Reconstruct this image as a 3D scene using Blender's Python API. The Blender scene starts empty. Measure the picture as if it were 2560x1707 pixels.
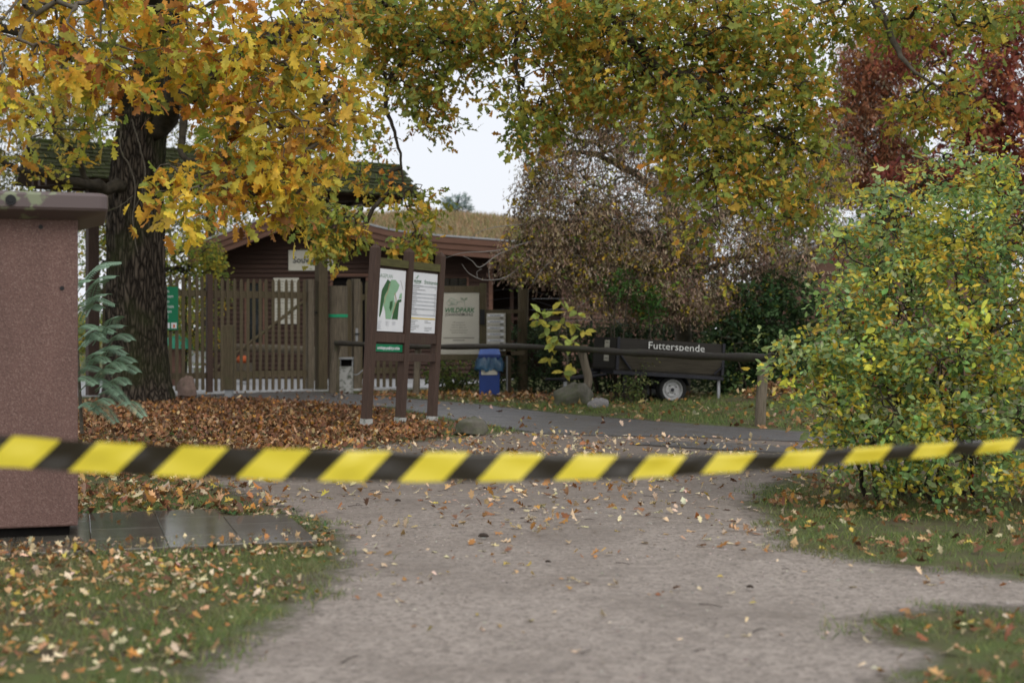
import bpy, math
import numpy as np
from mathutils import Vector, Matrix

# ------------------------------------------------------------------ camera, sky, sun
F, HZ, CH = 3555.5, 826.0, 1.25          # focal length in photo pixels, horizon row, camera height
sc = bpy.context.scene
cam_d = bpy.data.cameras.new('camera'); cam = bpy.data.objects.new('camera', cam_d)
sc.collection.objects.link(cam); sc.camera = cam
cam.location = (0, 0, CH); cam.rotation_euler = (math.radians(90), 0, 0)
cam_d.lens = 50; cam_d.sensor_width = 36; cam_d.shift_y = -27.5 / 2560
cam_d.clip_start = 0.05; cam_d.clip_end = 2000
cam_d.dof.use_dof = True; cam_d.dof.focus_distance = 13.0; cam_d.dof.aperture_fstop = 2.05
SUN_EL, SUN_AZ = math.radians(42), math.radians(155)
w = bpy.data.worlds.new('World'); sc.world = w; w.use_nodes = True
wt = w.node_tree; bgn = wt.nodes['Background']
sky = wt.nodes.new('ShaderNodeTexSky'); sky.sky_type = 'NISHITA'; sky.sun_disc = False
sky.sun_elevation = SUN_EL; sky.sun_rotation = SUN_AZ; sky.dust_density = 3
cl_mix = wt.nodes.new('ShaderNodeMix'); cl_mix.data_type = 'RGBA'      # closed cloud layer veils the blue
cl_mix.inputs['Factor'].default_value = 0.88
cl_mix.inputs['B'].default_value = (8.9, 9.15, 9.7, 1)
wt.links.new(sky.outputs[0], cl_mix.inputs['A']); wt.links.new(cl_mix.outputs['Result'], bgn.inputs['Color'])
bgn.inputs['Strength'].default_value = 0.11
sl = bpy.data.lights.new('sun', 'SUN'); sl.energy = 1.4; sl.angle = math.radians(35); sl.color = (1, .97, .92)
so = bpy.data.objects.new('sun', sl); sc.collection.objects.link(so)
so.rotation_euler = (math.radians(90) - SUN_EL, 0, math.radians(25))
sc.view_settings.view_transform = 'Standard'; sc.view_settings.look = 'None'
sc.view_settings.exposure = 0.0; sc.view_settings.gamma = 1
sc.cycles.use_denoising = True; sc.cycles.max_bounces = 8; sc.cycles.transparent_max_bounces = 12
sc.cycles.diffuse_bounces = 4

# ------------------------------------------------------------------ helpers
rng = np.random.RandomState(7)
COL = sc.collection
def P(px, py, Y): return Vector(((px - 1280) / F * Y, Y, CH - (py - HZ) / F * Y))
def PA(px, py, Y): return np.array(P(px, py, Y))
def G(px, py):
    Y = CH * F / (py - HZ); return ((px - 1280) / F * Y, Y)
def nrm(v): return v / np.maximum(np.linalg.norm(v, axis=-1, keepdims=True), 1e-9)

def tag(o, label=None, cat=None, group=None, kind=None):
    if label: o['label'] = label
    if cat: o['category'] = cat
    if group: o['group'] = group
    if kind: o['kind'] = kind
    return o
def wmat(o):
    return (wmat(o.parent) @ o.matrix_parent_inverse @ o.matrix_basis) if o.parent else o.matrix_basis.copy()
def root(name, loc, label, cat, group=None, m=None):
    o = bpy.data.objects.new(name, None); COL.objects.link(o); o.empty_display_size = .1
    o.matrix_basis = (Matrix.Translation(loc) @ m) if m is not None else Matrix.Translation(loc)
    return tag(o, label, cat, group)
def link(name, me, parent=None, world=True):
    o = bpy.data.objects.new(name, me); COL.objects.link(o)
    if parent is not None:
        o.parent = parent
        if world: o.matrix_parent_inverse = wmat(parent).inverted()
    return o

class MB:
    def __init__(s): s.v = []; s.f = []; s.sm = []
    def add(s, verts, faces, smooth=False):
        b = len(s.v); s.v += [tuple(x) for x in verts]; s.f += [tuple(i + b for i in f) for f in faces]
        s.sm += [smooth] * len(faces); return s
    def box(s, c, h, u=(1, 0, 0), v=(0, 1, 0), n=(0, 0, 1), bev=0):
        c = np.array(c, float); u = np.array(u, float) * h[0]; v = np.array(v, float) * h[1]; n = np.array(n, float) * h[2]
        pts = [c + a * u + b * v + d * n for d in (-1, 1) for b in (-1, 1) for a in (-1, 1)]
        return s.add(pts, [(0, 2, 3, 1), (4, 5, 7, 6), (0, 1, 5, 4), (2, 6, 7, 3), (0, 4, 6, 2), (1, 3, 7, 5)])
    def bb(s, x0, x1, y0, y1, z0, z1):
        return s.box(((x0 + x1) / 2, (y0 + y1) / 2, (z0 + z1) / 2), ((x1 - x0) / 2, (y1 - y0) / 2, (z1 - z0) / 2))
    def tube(s, pts, rads, n=8, cap=True, wob=0, seed=0):
        pts = [np.array(p, float) for p in pts]; r = np.random.RandomState(seed); rings = []
        up = np.array((0, 0, 1.0)); fr = None
        for i, p in enumerate(pts):
            d = nrm(pts[min(i + 1, len(pts) - 1)] - pts[max(i - 1, 0)])
            if fr is None:
                a = np.cross(d, up)
                if np.linalg.norm(a) < .1: a = np.cross(d, (1.0, 0, 0))
            else: a = fr - d * fr.dot(d)
            a = nrm(a); fr = a; b = np.cross(d, a)
            ring = []
            for k in range(n):
                t = 2 * math.pi * k / n; q = rads[i] * (1 + wob * (r.rand() - .5))
                ring.append(p + q * (math.cos(t) * a + math.sin(t) * b))
            rings.append(ring)
        vs = [x for rg in rings for x in rg]; fs = []
        for i in range(len(pts) - 1):
            for k in range(n):
                fs.append((i * n + k, i * n + (k + 1) % n, (i + 1) * n + (k + 1) % n, (i + 1) * n + k))
        s.add(vs, fs, True)
        if cap:
            s.add(rings[0], [tuple(range(n))[::-1]]); s.add(rings[-1], [tuple(range(n))])
        return s
    def prism(s, poly, y0, y1, flip=False):          # polygon (x,z) extruded along y
        n = len(poly)
        s.add([(x, y0, z) for x, z in poly] + [(x, y1, z) for x, z in poly],
              [tuple(range(n)), tuple(range(n, 2 * n))[::-1]] + [(i, i + n, (i + 1) % n + n, (i + 1) % n) for i in range(n)])
        return s
    def mesh(s, name, bevel=0):
        me = bpy.data.meshes.new(name); me.from_pydata(s.v, [], s.f)
        me.polygons.foreach_set('use_smooth', s.sm)
        me.update(); return me
    def build(s, name, mat, parent=None, world=True, bevel=0):
        o = link(name, s.mesh(name), parent, world); o.data.materials.append(mat)
        if bevel:
            b = o.modifiers.new('bevel', 'BEVEL'); b.width = bevel; b.segments = 2; b.limit_method = 'ANGLE'
        return o

def fastmesh(name, V, faces_flat, loop_tot, cols=None, smooth=True):
    me = bpy.data.meshes.new(name); V = np.ascontiguousarray(V, np.float32)
    me.vertices.add(len(V)); me.vertices.foreach_set('co', V.ravel())
    me.loops.add(len(faces_flat)); me.loops.foreach_set('vertex_index', np.ascontiguousarray(faces_flat, np.int32))
    me.polygons.add(len(loop_tot)); st = np.concatenate([[0], np.cumsum(loop_tot)[:-1]]).astype(np.int32)
    me.polygons.foreach_set('loop_start', st); me.polygons.foreach_set('loop_total', np.asarray(loop_tot, np.int32))
    me.polygons.foreach_set('use_smooth', np.full(len(loop_tot), smooth))
    if cols is not None:
        a = me.attributes.new('Col', 'FLOAT_COLOR', 'POINT')
        c4 = np.ones((len(V), 4), np.float32); c4[:, :3] = cols; a.data.foreach_set('color', c4.ravel())
    me.update(calc_edges=True); me.validate(); return me

def leaves_mesh(name, B, D, N, S, tmpl, cols, tvar=None, bend=0):
    """one joined mesh of leaves: base B, direction D, face normal N, size S, template (verts,faces)"""
    tv, tf = tmpl; n = len(B); k = len(tv)
    D = nrm(D); N = nrm(N - D * (N * D).sum(1, keepdims=True)); X = np.cross(D, N)
    T = np.repeat(tv[None], n, 0).copy()
    if bend:
        bd = (np.random.RandomState(len(B)).rand(n, 1) - .2) * bend
        T[:, :, 2] += bd * (T[:, :, 1] ** 2) + np.random.RandomState(3).normal(0, bend * .5, (n, 1)) * (np.abs(T[:, :, 0]) * 2) ** 2
    V = B[:, None] + S[:, None, None] * (T[:, :, :1] * X[:, None] + T[:, :, 1:2] * D[:, None] + T[:, :, 2:] * N[:, None])
    fl = np.concatenate([np.array(f) for f in tf]); lt = np.array([len(f) for f in tf])
    FF = (fl[None] + (np.arange(n) * k)[:, None]).ravel()
    return fastmesh(name, V.reshape(-1, 3), FF, np.tile(lt, n), np.repeat(cols, k, 0))

def oak_template(nseg=7, wdt=.27):
    c = []; l = []; r = []
    for i in range(2 * nseg + 1):
        t = i / (2 * nseg)
        env = math.sin(math.pi * (t ** .75)) ** .8 * wdt * (0.55 + .75 * t)
        hw = env * (1.0 if i % 2 else .48)
        if i == 0: hw = .015
        if i == 2 * nseg: hw = .02
        z = .10 * math.sin(t * 2.6) - .12 * t * t
        c.append((0, t, z)); l.append((-hw, t + (.05 if i % 2 else 0), z + hw * .35)); r.append((hw, t + (.05 if i % 2 else 0), z + hw * .35))
    m = len(c); V = np.array(c + l + r); Fs = []
    for i in range(m - 1):
        Fs.append((i, i + 1, m + i + 1, m + i)); Fs.append((i, 2 * m + i, 2 * m + i + 1, i + 1))
    return V, Fs
OAK_HI = oak_template(4, .325); 
def oak_lo():
    pts = [(0, 0), (.13, .14), (.08, .26), (.26, .42), (.13, .52), (.27, .72), (.1, .82), (0, 1), (-.1, .82), (-.27, .72), (-.13, .52), (-.26, .42), (-.08, .26), (-.13, .14)]
    V = np.array([(x, y, abs(x) * .4 - .15 * y * y) for x, y in pts])
    return V, [(0, 1, 2, 12, 13), (2, 3, 4, 10, 11, 12), (4, 5, 6, 8, 9, 10), (6, 7, 8)]
OAK_LO = oak_lo()
ELL = (np.array([(0, 0, 0), (.26, .3, .06), (.24, .65, .04), (0, 1, -.05), (-.24, .65, .04), (-.26, .3, .06), (0, .35, -.03), (0, .65, -.04)]),
       [(0, 1, 6), (1, 2, 7, 6), (2, 3, 7), (0, 6, 5), (5, 6, 7, 4), (4, 7, 3)])
DIA = (np.array([(0, 0, 0), (.22, .45, .03), (0, 1, 0), (-.22, .45, .03)]), [(0, 1, 2, 3)])
KEY = (np.array([(0, 0, 0), (.13, .5, 0), (.09, .9, .02), (-.09, .9, .02), (-.1, .4, 0)]), [(0, 1, 2, 3, 4)])
CURL = (np.array([(0, 0, 0), (0, .5, .05), (0, 1, .22), (.2, .18, .1), (.38, .5, .2), (.2, .85, .33), (-.2, .18, .05), (-.36, .5, .22), (-.2, .85, .26), (.5, .72, .3), (-.45, .3, .16)]),
        [(0, 3, 4, 1), (1, 4, 9, 5, 2), (0, 1, 7, 10, 6), (1, 2, 8, 7)])

def pick(pal, n, r, jit=.18):
    c = np.array([p[0] for p in pal]); wgt = np.array([p[1] for p in pal], float); wgt /= wgt.sum()
    i = r.choice(len(pal), n, p=wgt)
    out = c[i] * (1 + r.normal(0, jit, (n, 1))) * (1 + r.normal(0, jit * .35, (n, 3)))
    return np.clip(out, .004, .9)

def segs_mesh(name, A, B, RA, RB, n=5):
    A = np.asarray(A); B = np.asarray(B); RA = np.asarray(RA); RB = np.asarray(RB)
    d = nrm(B - A); ref = np.where(np.abs(d[:, 2:]) > .9, [[1.0, 0, 0]], [[0, 0, 1.0]])
    a = nrm(np.cross(d, ref)); b = np.cross(d, a); t = np.arange(n) * 2 * math.pi / n
    ring = np.cos(t)[None, :, None] * a[:, None] + np.sin(t)[None, :, None] * b[:, None]
    V = np.concatenate([A[:, None] + ring * RA[:, None, None], B[:, None] + ring * RB[:, None, None]], 1)
    f = []
    for k in range(n): f += [k, (k + 1) % n, n + (k + 1) % n, n + k]
    m = len(A); FF = (np.array(f)[None] + (np.arange(m) * 2 * n)[:, None]).ravel()
    return fastmesh(name, V.reshape(-1, 3), FF, np.full(m * n, 4))

def catmull(pts, k=5):
    pts = [np.array(p, float) for p in pts]; out = []
    for i in range(len(pts) - 1):
        p0, p1, p2, p3 = pts[max(i - 1, 0)], pts[i], pts[i + 1], pts[min(i + 2, len(pts) - 1)]
        for j in range(k):
            t = j / k
            out.append(.5 * (2 * p1 + (p2 - p0) * t + (2 * p0 - 5 * p1 + 4 * p2 - p3) * t * t + (3 * p1 - p0 - 3 * p2 + p3) * t ** 3))
    out.append(pts[-1]); return out

def limb_px(parent, pts, mat, seed=0, name='limb', n=9):
    """limb from (px,py,Y,r) guide points; returns its nodes"""
    q = catmull([(*P(a, b, c), r) for a, b, c, r in pts], 5)
    r = np.random.RandomState(seed); pos = [x[:3] + r.normal(0, .35, 3) * x[3] for x in q]
    MB().tube(pos, [max(x[3], .004) for x in q], n, True, .18, seed).build(name, mat, parent)
    return np.array(pos)

def grow(nodes, tips, r, sag=.1, r0=.0035, rmax=.05, step=.45):
    """joins every tip to the nearest branch already there; returns segments and tip directions"""
    pos = [np.array(x) for x in nodes]; par = [-1] * len(pos); nb = len(pos)
    arr = np.zeros((len(nodes) + len(tips) * 8 + 10, 3)); arr[:nb] = np.array(nodes); cnt = nb
    dist = np.array([np.min(((arr[:nb] - t) ** 2).sum(1)) for t in tips]); order = np.argsort(dist)
    dirs = np.zeros((len(tips), 3))
    for i in order:
        t = np.array(tips[i]); dd = arr[:cnt] - t; d2 = (dd ** 2).sum(1) + np.where(dd[:, 2] < 0, 2 * dd[:, 2] ** 2, 0)
        j = int(np.argmin(d2)); p = arr[j].copy(); L = np.linalg.norm(t - p); k = min(7, max(2, int(L / step) + 1))
        prev = j; off = r.normal(0, .09 * L, 3); off[2] += sag * L
        for s_ in range(1, k + 1):
            u = s_ / k; x = p + (t - p) * u + off * math.sin(math.pi * u) + (r.normal(0, .03 * L, 3) if s_ < k else 0)
            arr[cnt] = x; par.append(prev); prev = cnt; cnt += 1
        dirs[i] = arr[cnt - 1] - arr[par[cnt - 1]]
    wt_ = np.zeros(cnt)
    for i in range(cnt - 1, nb - 1, -1):
        wt_[i] += .6; wt_[par[i]] += wt_[i]
    idx = np.arange(nb, cnt); pr = np.array(par)[idx]
    rad = np.minimum(r0 * np.maximum(wt_, 1) ** .48, rmax)
    rp = np.where(pr >= nb, rad[pr], np.minimum(rad[idx] * 1.15, rmax))
    return arr[pr], arr[idx], rp, rad[idx], nrm(dirs)

def blob_pts(blobs, n, r, shell=0.0):
    """blob = (px,py,rx,ry,Y,rY,weight): a lump of crown at that distance"""
    wgt = np.array([b[6] for b in blobs], float); wgt /= wgt.sum(); out = []
    for i in r.choice(len(blobs), n, p=wgt):
        px, py, rx, ry, Y, rY, _ = blobs[i]; d = nrm(r.normal(size=3)); q = r.rand() ** (1 / 3.0)
        if shell: q = q * (1 - shell) + shell
        d = d * q; c = P(px, py, Y)
        out.append((c[0] + d[0] * rx / F * Y, c[1] + d[1] * rY, c[2] + d[2] * ry / F * Y))
    return np.array(out)

def cluster_leaves(tips, dirs, per, tl, droop, size, pal, r, upn=.6, jit=.18, clus=.5, spread=.9):
    n = len(tips); k = per
    t = r.rand(n, k, 1); dd = nrm(dirs * .7 + np.array([0, 0, -droop]))[:, None]
    B = tips[:, None] + dd * t * tl + r.normal(0, .16 * tl, (n, k, 3))
    D = dd * .5 + r.normal(0, spread, (n, k, 3)) * np.array([1, 1, .7]) + np.array([0, 0, -droop * .8])
    N = r.normal(0, .7, (n, k, 3)) + np.array([0, -.25, upn])
    S = np.exp(r.normal(math.log(size), .25, (n, k)))
    c1 = pick(pal, n, r, jit)[:, None].repeat(k, 1).reshape(-1, 3); c2 = pick(pal, n * k, r, jit)
    m = (r.rand(n * k, 1) < clus); C = np.where(m, c1 * (1 + r.normal(0, .12, (n * k, 1))), c2)
    return B.reshape(-1, 3), nrm(D.reshape(-1, 3)), nrm(N.reshape(-1, 3)), S.ravel(), np.clip(C, .004, .9)

def single_leaves(parent, B, D, N, S, tmpl, pal, mat, r, idx, name='leaf', nvar=6):
    """chosen leaves as objects of their own that share a few meshes"""
    tv, tf = tmpl; meshes = []
    for i in range(nvar):
        c = pick(pal, 1, r, .1); T = tv.copy(); T[:, 2] += r.normal(0, .15) * T[:, 1] ** 2
        me = fastmesh(name, T, np.concatenate([np.array(f) for f in tf]), np.array([len(f) for f in tf]), np.repeat(c, len(tv), 0))
        me.materials.append(mat); meshes.append(me)
    inv = wmat(parent).inverted() if parent else None; out = []
    for i in idx:
        d = nrm(D[i]); nn = nrm(N[i] - d * N[i].dot(d)); x = np.cross(d, nn); s = S[i]
        m = Matrix(((x[0] * s, d[0] * s, nn[0] * s, B[i][0]), (x[1] * s, d[1] * s, nn[1] * s, B[i][1]), (x[2] * s, d[2] * s, nn[2] * s, B[i][2]), (0, 0, 0, 1)))
        o = bpy.data.objects.new(name, meshes[r.randint(nvar)]); COL.objects.link(o)
        if parent: o.parent = parent; o.matrix_parent_inverse = inv
        o.matrix_basis = m; out.append(o)
    return out

def px_of(B):
    return 1280 + B[:, 0] / B[:, 1] * F, HZ - (B[:, 2] - CH) / B[:, 1] * F
def in_frame(B, mg=0):
    x, y = px_of(B); return (x > mg) & (x < 2560 - mg) & (y > mg) & (y < 1707 - mg) & (B[:, 1] > 1)

# ------------------------------------------------------------------ materials
def nodes_of(name):
    m = bpy.data.materials.new(name); m.use_nodes = True; t = m.node_tree
    return m, t, t.nodes['Principled BSDF'], t.links
def set_spec(b, s): b.inputs['Specular IOR Level'].default_value = s
def pmat(name, c1, c2=None, scale=6, stretch=(1, 1, 1), rough=.8, bump=.3, dist=.02, rnd=0, spec=.3, c3=None, p3=(.58, .7), sc3=2.0, metal=0, detail=6, world=False):
    m, t, b, L = nodes_of(name)
    tc = t.nodes.new('ShaderNodeTexCoord'); mp = t.nodes.new('ShaderNodeMapping'); mp.inputs['Scale'].default_value = stretch
    if world:
        ge = t.nodes.new('ShaderNodeNewGeometry'); L.new(ge.outputs['Position'], mp.inputs['Vector'])
    else: L.new(tc.outputs['Object'], mp.inputs['Vector'])
    nz = t.nodes.new('ShaderNodeTexNoise'); nz.inputs['Scale'].default_value = scale; nz.inputs['Detail'].default_value = detail; nz.inputs['Roughness'].default_value = .65
    L.new(mp.outputs[0], nz.inputs['Vector'])
    rp = t.nodes.new('ShaderNodeValToRGB'); rp.color_ramp.elements[0].position = .32; rp.color_ramp.elements[1].position = .68
    c2 = c2 or tuple(x * .7 for x in c1)
    rp.color_ramp.elements[0].color = (*c2, 1); rp.color_ramp.elements[1].color = (*c1, 1)
    L.new(nz.outputs['Fac'], rp.inputs['Fac']); out = rp.outputs['Color']
    if c3:
        n3 = t.nodes.new('ShaderNodeTexNoise'); n3.inputs['Scale'].default_value = sc3; n3.inputs['Detail'].default_value = 8; n3.inputs['Roughness'].default_value = .7
        L.new(mp.outputs[0] if world else tc.outputs['Object'], n3.inputs['Vector'])
        r3 = t.nodes.new('ShaderNodeValToRGB'); r3.color_ramp.elements[0].position = p3[0]; r3.color_ramp.elements[1].position = p3[1]
        L.new(n3.outputs['Fac'], r3.inputs['Fac'])
        mx = t.nodes.new('ShaderNodeMix'); mx.data_type = 'RGBA'; mx.inputs['B'].default_value = (*c3, 1)
        L.new(r3.outputs['Color'], mx.inputs['Factor']); L.new(out, mx.inputs['A']); out = mx.outputs['Result']
    if rnd:
        oi = t.nodes.new('ShaderNodeObjectInfo'); ma = t.nodes.new('ShaderNodeMapRange')
        ma.inputs['To Min'].default_value = 1 - rnd; ma.inputs['To Max'].default_value = 1 + rnd
        L.new(oi.outputs['Random'], ma.inputs['Value'])
        mx = t.nodes.new('ShaderNodeVectorMath'); mx.operation = 'SCALE'
        L.new(out, mx.inputs[0]); L.new(ma.outputs[0], mx.inputs['Scale']); out = mx.outputs['Vector']
    L.new(out, b.inputs['Base Color'])
    b.inputs['Roughness'].default_value = rough; b.inputs['Metallic'].default_value = metal; set_spec(b, spec)
    if bump:
        bp = t.nodes.new('ShaderNodeBump'); bp.inputs['Strength'].default_value = bump; bp.inputs['Distance'].default_value = dist
        L.new(nz.outputs['Fac'], bp.inputs['Height']); L.new(bp.outputs[0], b.inputs['Normal'])
    return m
def leafmat(name, trans=.35, rough=.55, spec=.25):
    m, t, b, L = nodes_of(name)
    at = t.nodes.new('ShaderNodeAttribute'); at.attribute_name = 'Col'
    nz = t.nodes.new('ShaderNodeTexNoise'); nz.inputs['Scale'].default_value = 22; nz.inputs['Detail'].default_value = 3
    ge = t.nodes.new('ShaderNodeNewGeometry'); L.new(ge.outputs['Position'], nz.inputs['Vector'])
    mr = t.nodes.new('ShaderNodeMapRange'); mr.inputs['From Min'].default_value = .3; mr.inputs['From Max'].default_value = .7
    mr.inputs['To Min'].default_value = .72; mr.inputs['To Max'].default_value = 1.25; L.new(nz.outputs['Fac'], mr.inputs['Value'])
    vm = t.nodes.new('ShaderNodeVectorMath'); vm.operation = 'SCALE'; L.new(at.outputs['Color'], vm.inputs[0]); L.new(mr.outputs[0], vm.inputs['Scale'])
    L.new(vm.outputs['Vector'], b.inputs['Base Color']); b.inputs['Roughness'].default_value = rough; set_spec(b, spec)
    if trans:
        tr = t.nodes.new('ShaderNodeBsdfTranslucent'); L.new(vm.outputs['Vector'], tr.inputs['Color'])
        mx = t.nodes.new('ShaderNodeMixShader'); mx.inputs[0].default_value = trans
        L.new(b.outputs[0], mx.inputs[1]); L.new(tr.outputs[0], mx.inputs[2]); L.new(mx.outputs[0], t.nodes['Material Output'].inputs['Surface'])
    return m
M = {}
M['leaf'] = leafmat('leaf', .45); M['dryleaf'] = leafmat('dry_leaf', .12, .6, .3); M['grass'] = leafmat('grass', .3, .5, .3)
M['bark'] = pmat('oak_bark', (.14, .108, .082), (.022, .016, .012), 11, (1, 1, .24), .92, 1.0, .08, c3=(.06, .072, .028), p3=(.52, .75), sc3=1.1, spec=.1)
def barkmat():
    m, t, b, L = nodes_of('oak_bark'); ge = t.nodes.new('ShaderNodeNewGeometry'); mp = t.nodes.new('ShaderNodeMapping'); mp.inputs['Scale'].default_value = (1, 1, .2); L.new(ge.outputs['Position'], mp.inputs['Vector'])
    nd = t.nodes.new('ShaderNodeTexNoise'); nd.inputs['Scale'].default_value = 5; nd.inputs['Detail'].default_value = 5; L.new(mp.outputs[0], nd.inputs['Vector'])
    ad = t.nodes.new('ShaderNodeVectorMath'); ad.operation = 'MULTIPLY_ADD'; ad.inputs[1].default_value = (.22, .22, .22); L.new(nd.outputs['Color'], ad.inputs[0]); L.new(mp.outputs[0], ad.inputs[2])
    v = t.nodes.new('ShaderNodeTexVoronoi'); v.feature = 'DISTANCE_TO_EDGE'; v.inputs['Scale'].default_value = 17; L.new(ad.outputs[0], v.inputs['Vector'])
    rp = t.nodes.new('ShaderNodeValToRGB'); cr = rp.color_ramp; cr.elements[0].color = (.014, .011, .009, 1); cr.elements[0].position = .02; cr.elements[1].color = (.115, .092, .07, 1); cr.elements[1].position = .30; L.new(v.outputs['Distance'], rp.inputs['Fac'])
    n2 = t.nodes.new('ShaderNodeTexNoise'); n2.inputs['Scale'].default_value = .9; n2.inputs['Detail'].default_value = 8; L.new(ge.outputs['Position'], n2.inputs['Vector'])
    r2 = t.nodes.new('ShaderNodeValToRGB'); r2.color_ramp.elements[0].position = .52; r2.color_ramp.elements[1].position = .74; L.new(n2.outputs['Fac'], r2.inputs['Fac'])
    mx = t.nodes.new('ShaderNodeMix'); mx.data_type = 'RGBA'; mx.inputs['B'].default_value = (.048, .055, .022, 1); L.new(r2.outputs[0], mx.inputs['Factor']); L.new(rp.outputs[0], mx.inputs['A']); L.new(mx.outputs['Result'], b.inputs['Base Color'])
    bp = t.nodes.new('ShaderNodeBump'); bp.inputs['Strength'].default_value = 1; bp.inputs['Distance'].default_value = .07; L.new(v.outputs['Distance'], bp.inputs['Height']); L.new(bp.outputs[0], b.inputs['Normal']); b.inputs['Roughness'].default_value = .92; set_spec(b, .1); return m
M['bark'] = barkmat()
M['moss_branch'] = pmat('branch_bark', (.075, .063, .046), (.032, .027, .02), 9, (1, 1, 1), .9, .4, c3=(.055, .06, .022), sc3=3, spec=.15)
M['pale_branch'] = pmat('pale_branch', (.16, .14, .11), (.07, .06, .045), 12, rough=.9, c3=(.09, .1, .04), sc3=3, spec=.15)
M['wood_brown'] = pmat('brown_stained_wood', (.085, .052, .038), (.05, .031, .023), 9, (6, 6, .5), .7, .25, .006, .12, .3, c3=(.085, .083, .04), p3=(.6, .8), sc3=2.5)
M['wood_green'] = pmat('weathered_green_wood', (.15, .12, .074), (.082, .064, .041), 8, (6, 6, .45), .85, .35, .008, .12, .2, c3=(.095, .093, .046), p3=(.5, .72), sc3=2)
M['wood_rail'] = pmat('algae_green_wood', (.12, .112, .045), (.07, .065, .028), 9, (.6, 6, 6), .85, .3, .006, .1, .2)
M['wood_grey'] = pmat('grey_weathered_wood', (.2, .165, .12), (.09, .075, .055), 9, (5, 5, .4), .88, .45, .01, .1, .2, c3=(.1, .105, .05), p3=(.55, .75), sc3=1.8)
M['wood_dark'] = pmat('wet_dark_log', (.055, .045, .032), (.02, .017, .012), 9, (.6, 5, 5), .6, .5, .012, 0, .4, c3=(.05, .055, .025), p3=(.5, .7), sc3=1.5)
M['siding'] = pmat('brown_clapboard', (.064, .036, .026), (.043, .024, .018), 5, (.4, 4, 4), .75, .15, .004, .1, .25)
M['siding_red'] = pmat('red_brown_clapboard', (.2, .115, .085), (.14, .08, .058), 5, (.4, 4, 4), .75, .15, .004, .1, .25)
M['fascia'] = pmat('brown_fascia', (.17, .088, .06), (.12, .062, .043), 4, (.4, 3, 3), .7, .1, .004, .05, .3)
M['zinc'] = pmat('zinc_flashing', (.5, .51, .53), (.38, .39, .41), 6, rough=.45, bump=.05, metal=.6)
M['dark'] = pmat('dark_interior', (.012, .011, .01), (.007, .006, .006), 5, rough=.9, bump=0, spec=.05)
M['shingle'] = pmat('mossy_shingle', (.085, .088, .05), (.038, .042, .024), 10, rough=.95, bump=.7, dist=.03, rnd=.3, spec=.1, c3=(.065, .09, .022), p3=(.42, .62), sc3=2.2)
M['cream'] = pmat('cream_board', (.55, .53, .45), (.47, .45, .38), 1.5, rough=.5, bump=0, spec=.4)
M['white'] = pmat('white_print', (.78, .79, .81), (.72, .73, .76), 2, rough=.25, bump=0, spec=.5)
M['green'] = pmat('green_print', (.0, .2, .085), (.0, .17, .07), 2, rough=.35, bump=0, spec=.4)
M['ink'] = pmat('dark_ink', (.05, .055, .05), rough=.5, bump=0)
M['greyink'] = pmat('grey_ink', (.3, .31, .32), rough=.5, bump=0)
M['paleink'] = pmat('pale_grey_ink', (.55, .57, .6), rough=.5, bump=0)
M['brownink'] = pmat('taupe_ink', (.26, .24, .2), rough=.5, bump=0)
M['logo'] = pmat('logo_green', (.02, .16, .055), rough=.5, bump=0)
M['logopale'] = pmat('logo_pale_green', (.3, .42, .33), rough=.5, bump=0)
M['mapdark'] = pmat('map_dark_green', (.04, .12, .04), (.03, .1, .035), 8, rough=.3, bump=0)
M['maplight'] = pmat('map_light_green', (.28, .47, .3), (.22, .4, .24), 8, rough=.3, bump=0)
M['mapbrown'] = pmat('map_tan', (.42, .36, .2), rough=.3, bump=0)
M['gold'] = pmat('yellow_bar', (.75, .55, .12), rough=.4, bump=0)
M['blue'] = pmat('blue_plastic', (.012, .045, .22), (.01, .035, .18), 4, rough=.4, bump=.05, spec=.5)
M['bluelid'] = pmat('light_blue_plastic', (.09, .17, .48), (.06, .12, .4), 4, rough=.35, bump=.03, spec=.5)
M['bag'] = pmat('teal_plastic_bag', (.03, .11, .2), (.012, .05, .11), 9, rough=.28, bump=.6, dist=.03, spec=.6)
M['black'] = pmat('black_plastic', (.015, .015, .016), rough=.5, bump=0)
M['rubber'] = pmat('tyre_rubber', (.018, .018, .018), (.012, .012, .012), 20, rough=.8, bump=.2)
M['steel'] = pmat('silver_wheel_paint', (.5, .5, .5), (.32, .32, .32), 14, rough=.45, bump=.15, metal=.2, spec=.5, c3=(.2, .1, .05), p3=(.62, .72), sc3=9)
M['frame'] = pmat('black_steel', (.025, .025, .032), (.014, .014, .018), 8, rough=.6, bump=.2, c3=(.3, .3, .3), p3=(.7, .72), sc3=7)
M['galv'] = pmat('galvanised_metal', (.42, .43, .44), (.3, .31, .32), 9, rough=.5, bump=.1, metal=.3)
M['stained'] = pmat('stained_white_metal', (.5, .5, .48), (.4, .4, .37), 6, rough=.6, bump=.1, c3=(.09, .1, .07), p3=(.48, .6), sc3=7)
M['plank_hi'] = pmat('dark_trailer_plank', (.03, .026, .021), (.016, .014, .011), 7, (.4, 5, 5), .8, .35, .008, .05, c3=(.035, .034, .024), sc3=2)  # dark wood, colour lowered further in place of the overhanging crowns' shade
M['plank_lo'] = pmat('pale_trailer_plank', (.08, .068, .05), (.046, .039, .028), 7, (.4, 5, 5), .8, .35, .008, .05, c3=(.055, .052, .036), sc3=2)  # paler board, its colour likewise lowered in place of crown shade
M['letter'] = pmat('white_lettering', (.75, .75, .72), (.55, .55, .52), 30, rough=.7, bump=0)
M['rock'] = pmat('mossy_granite', (.16, .148, .12), (.08, .075, .058), 9, rough=.9, bump=.6, dist=.03, c3=(.085, .095, .045), p3=(.45, .65), sc3=3)
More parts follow.
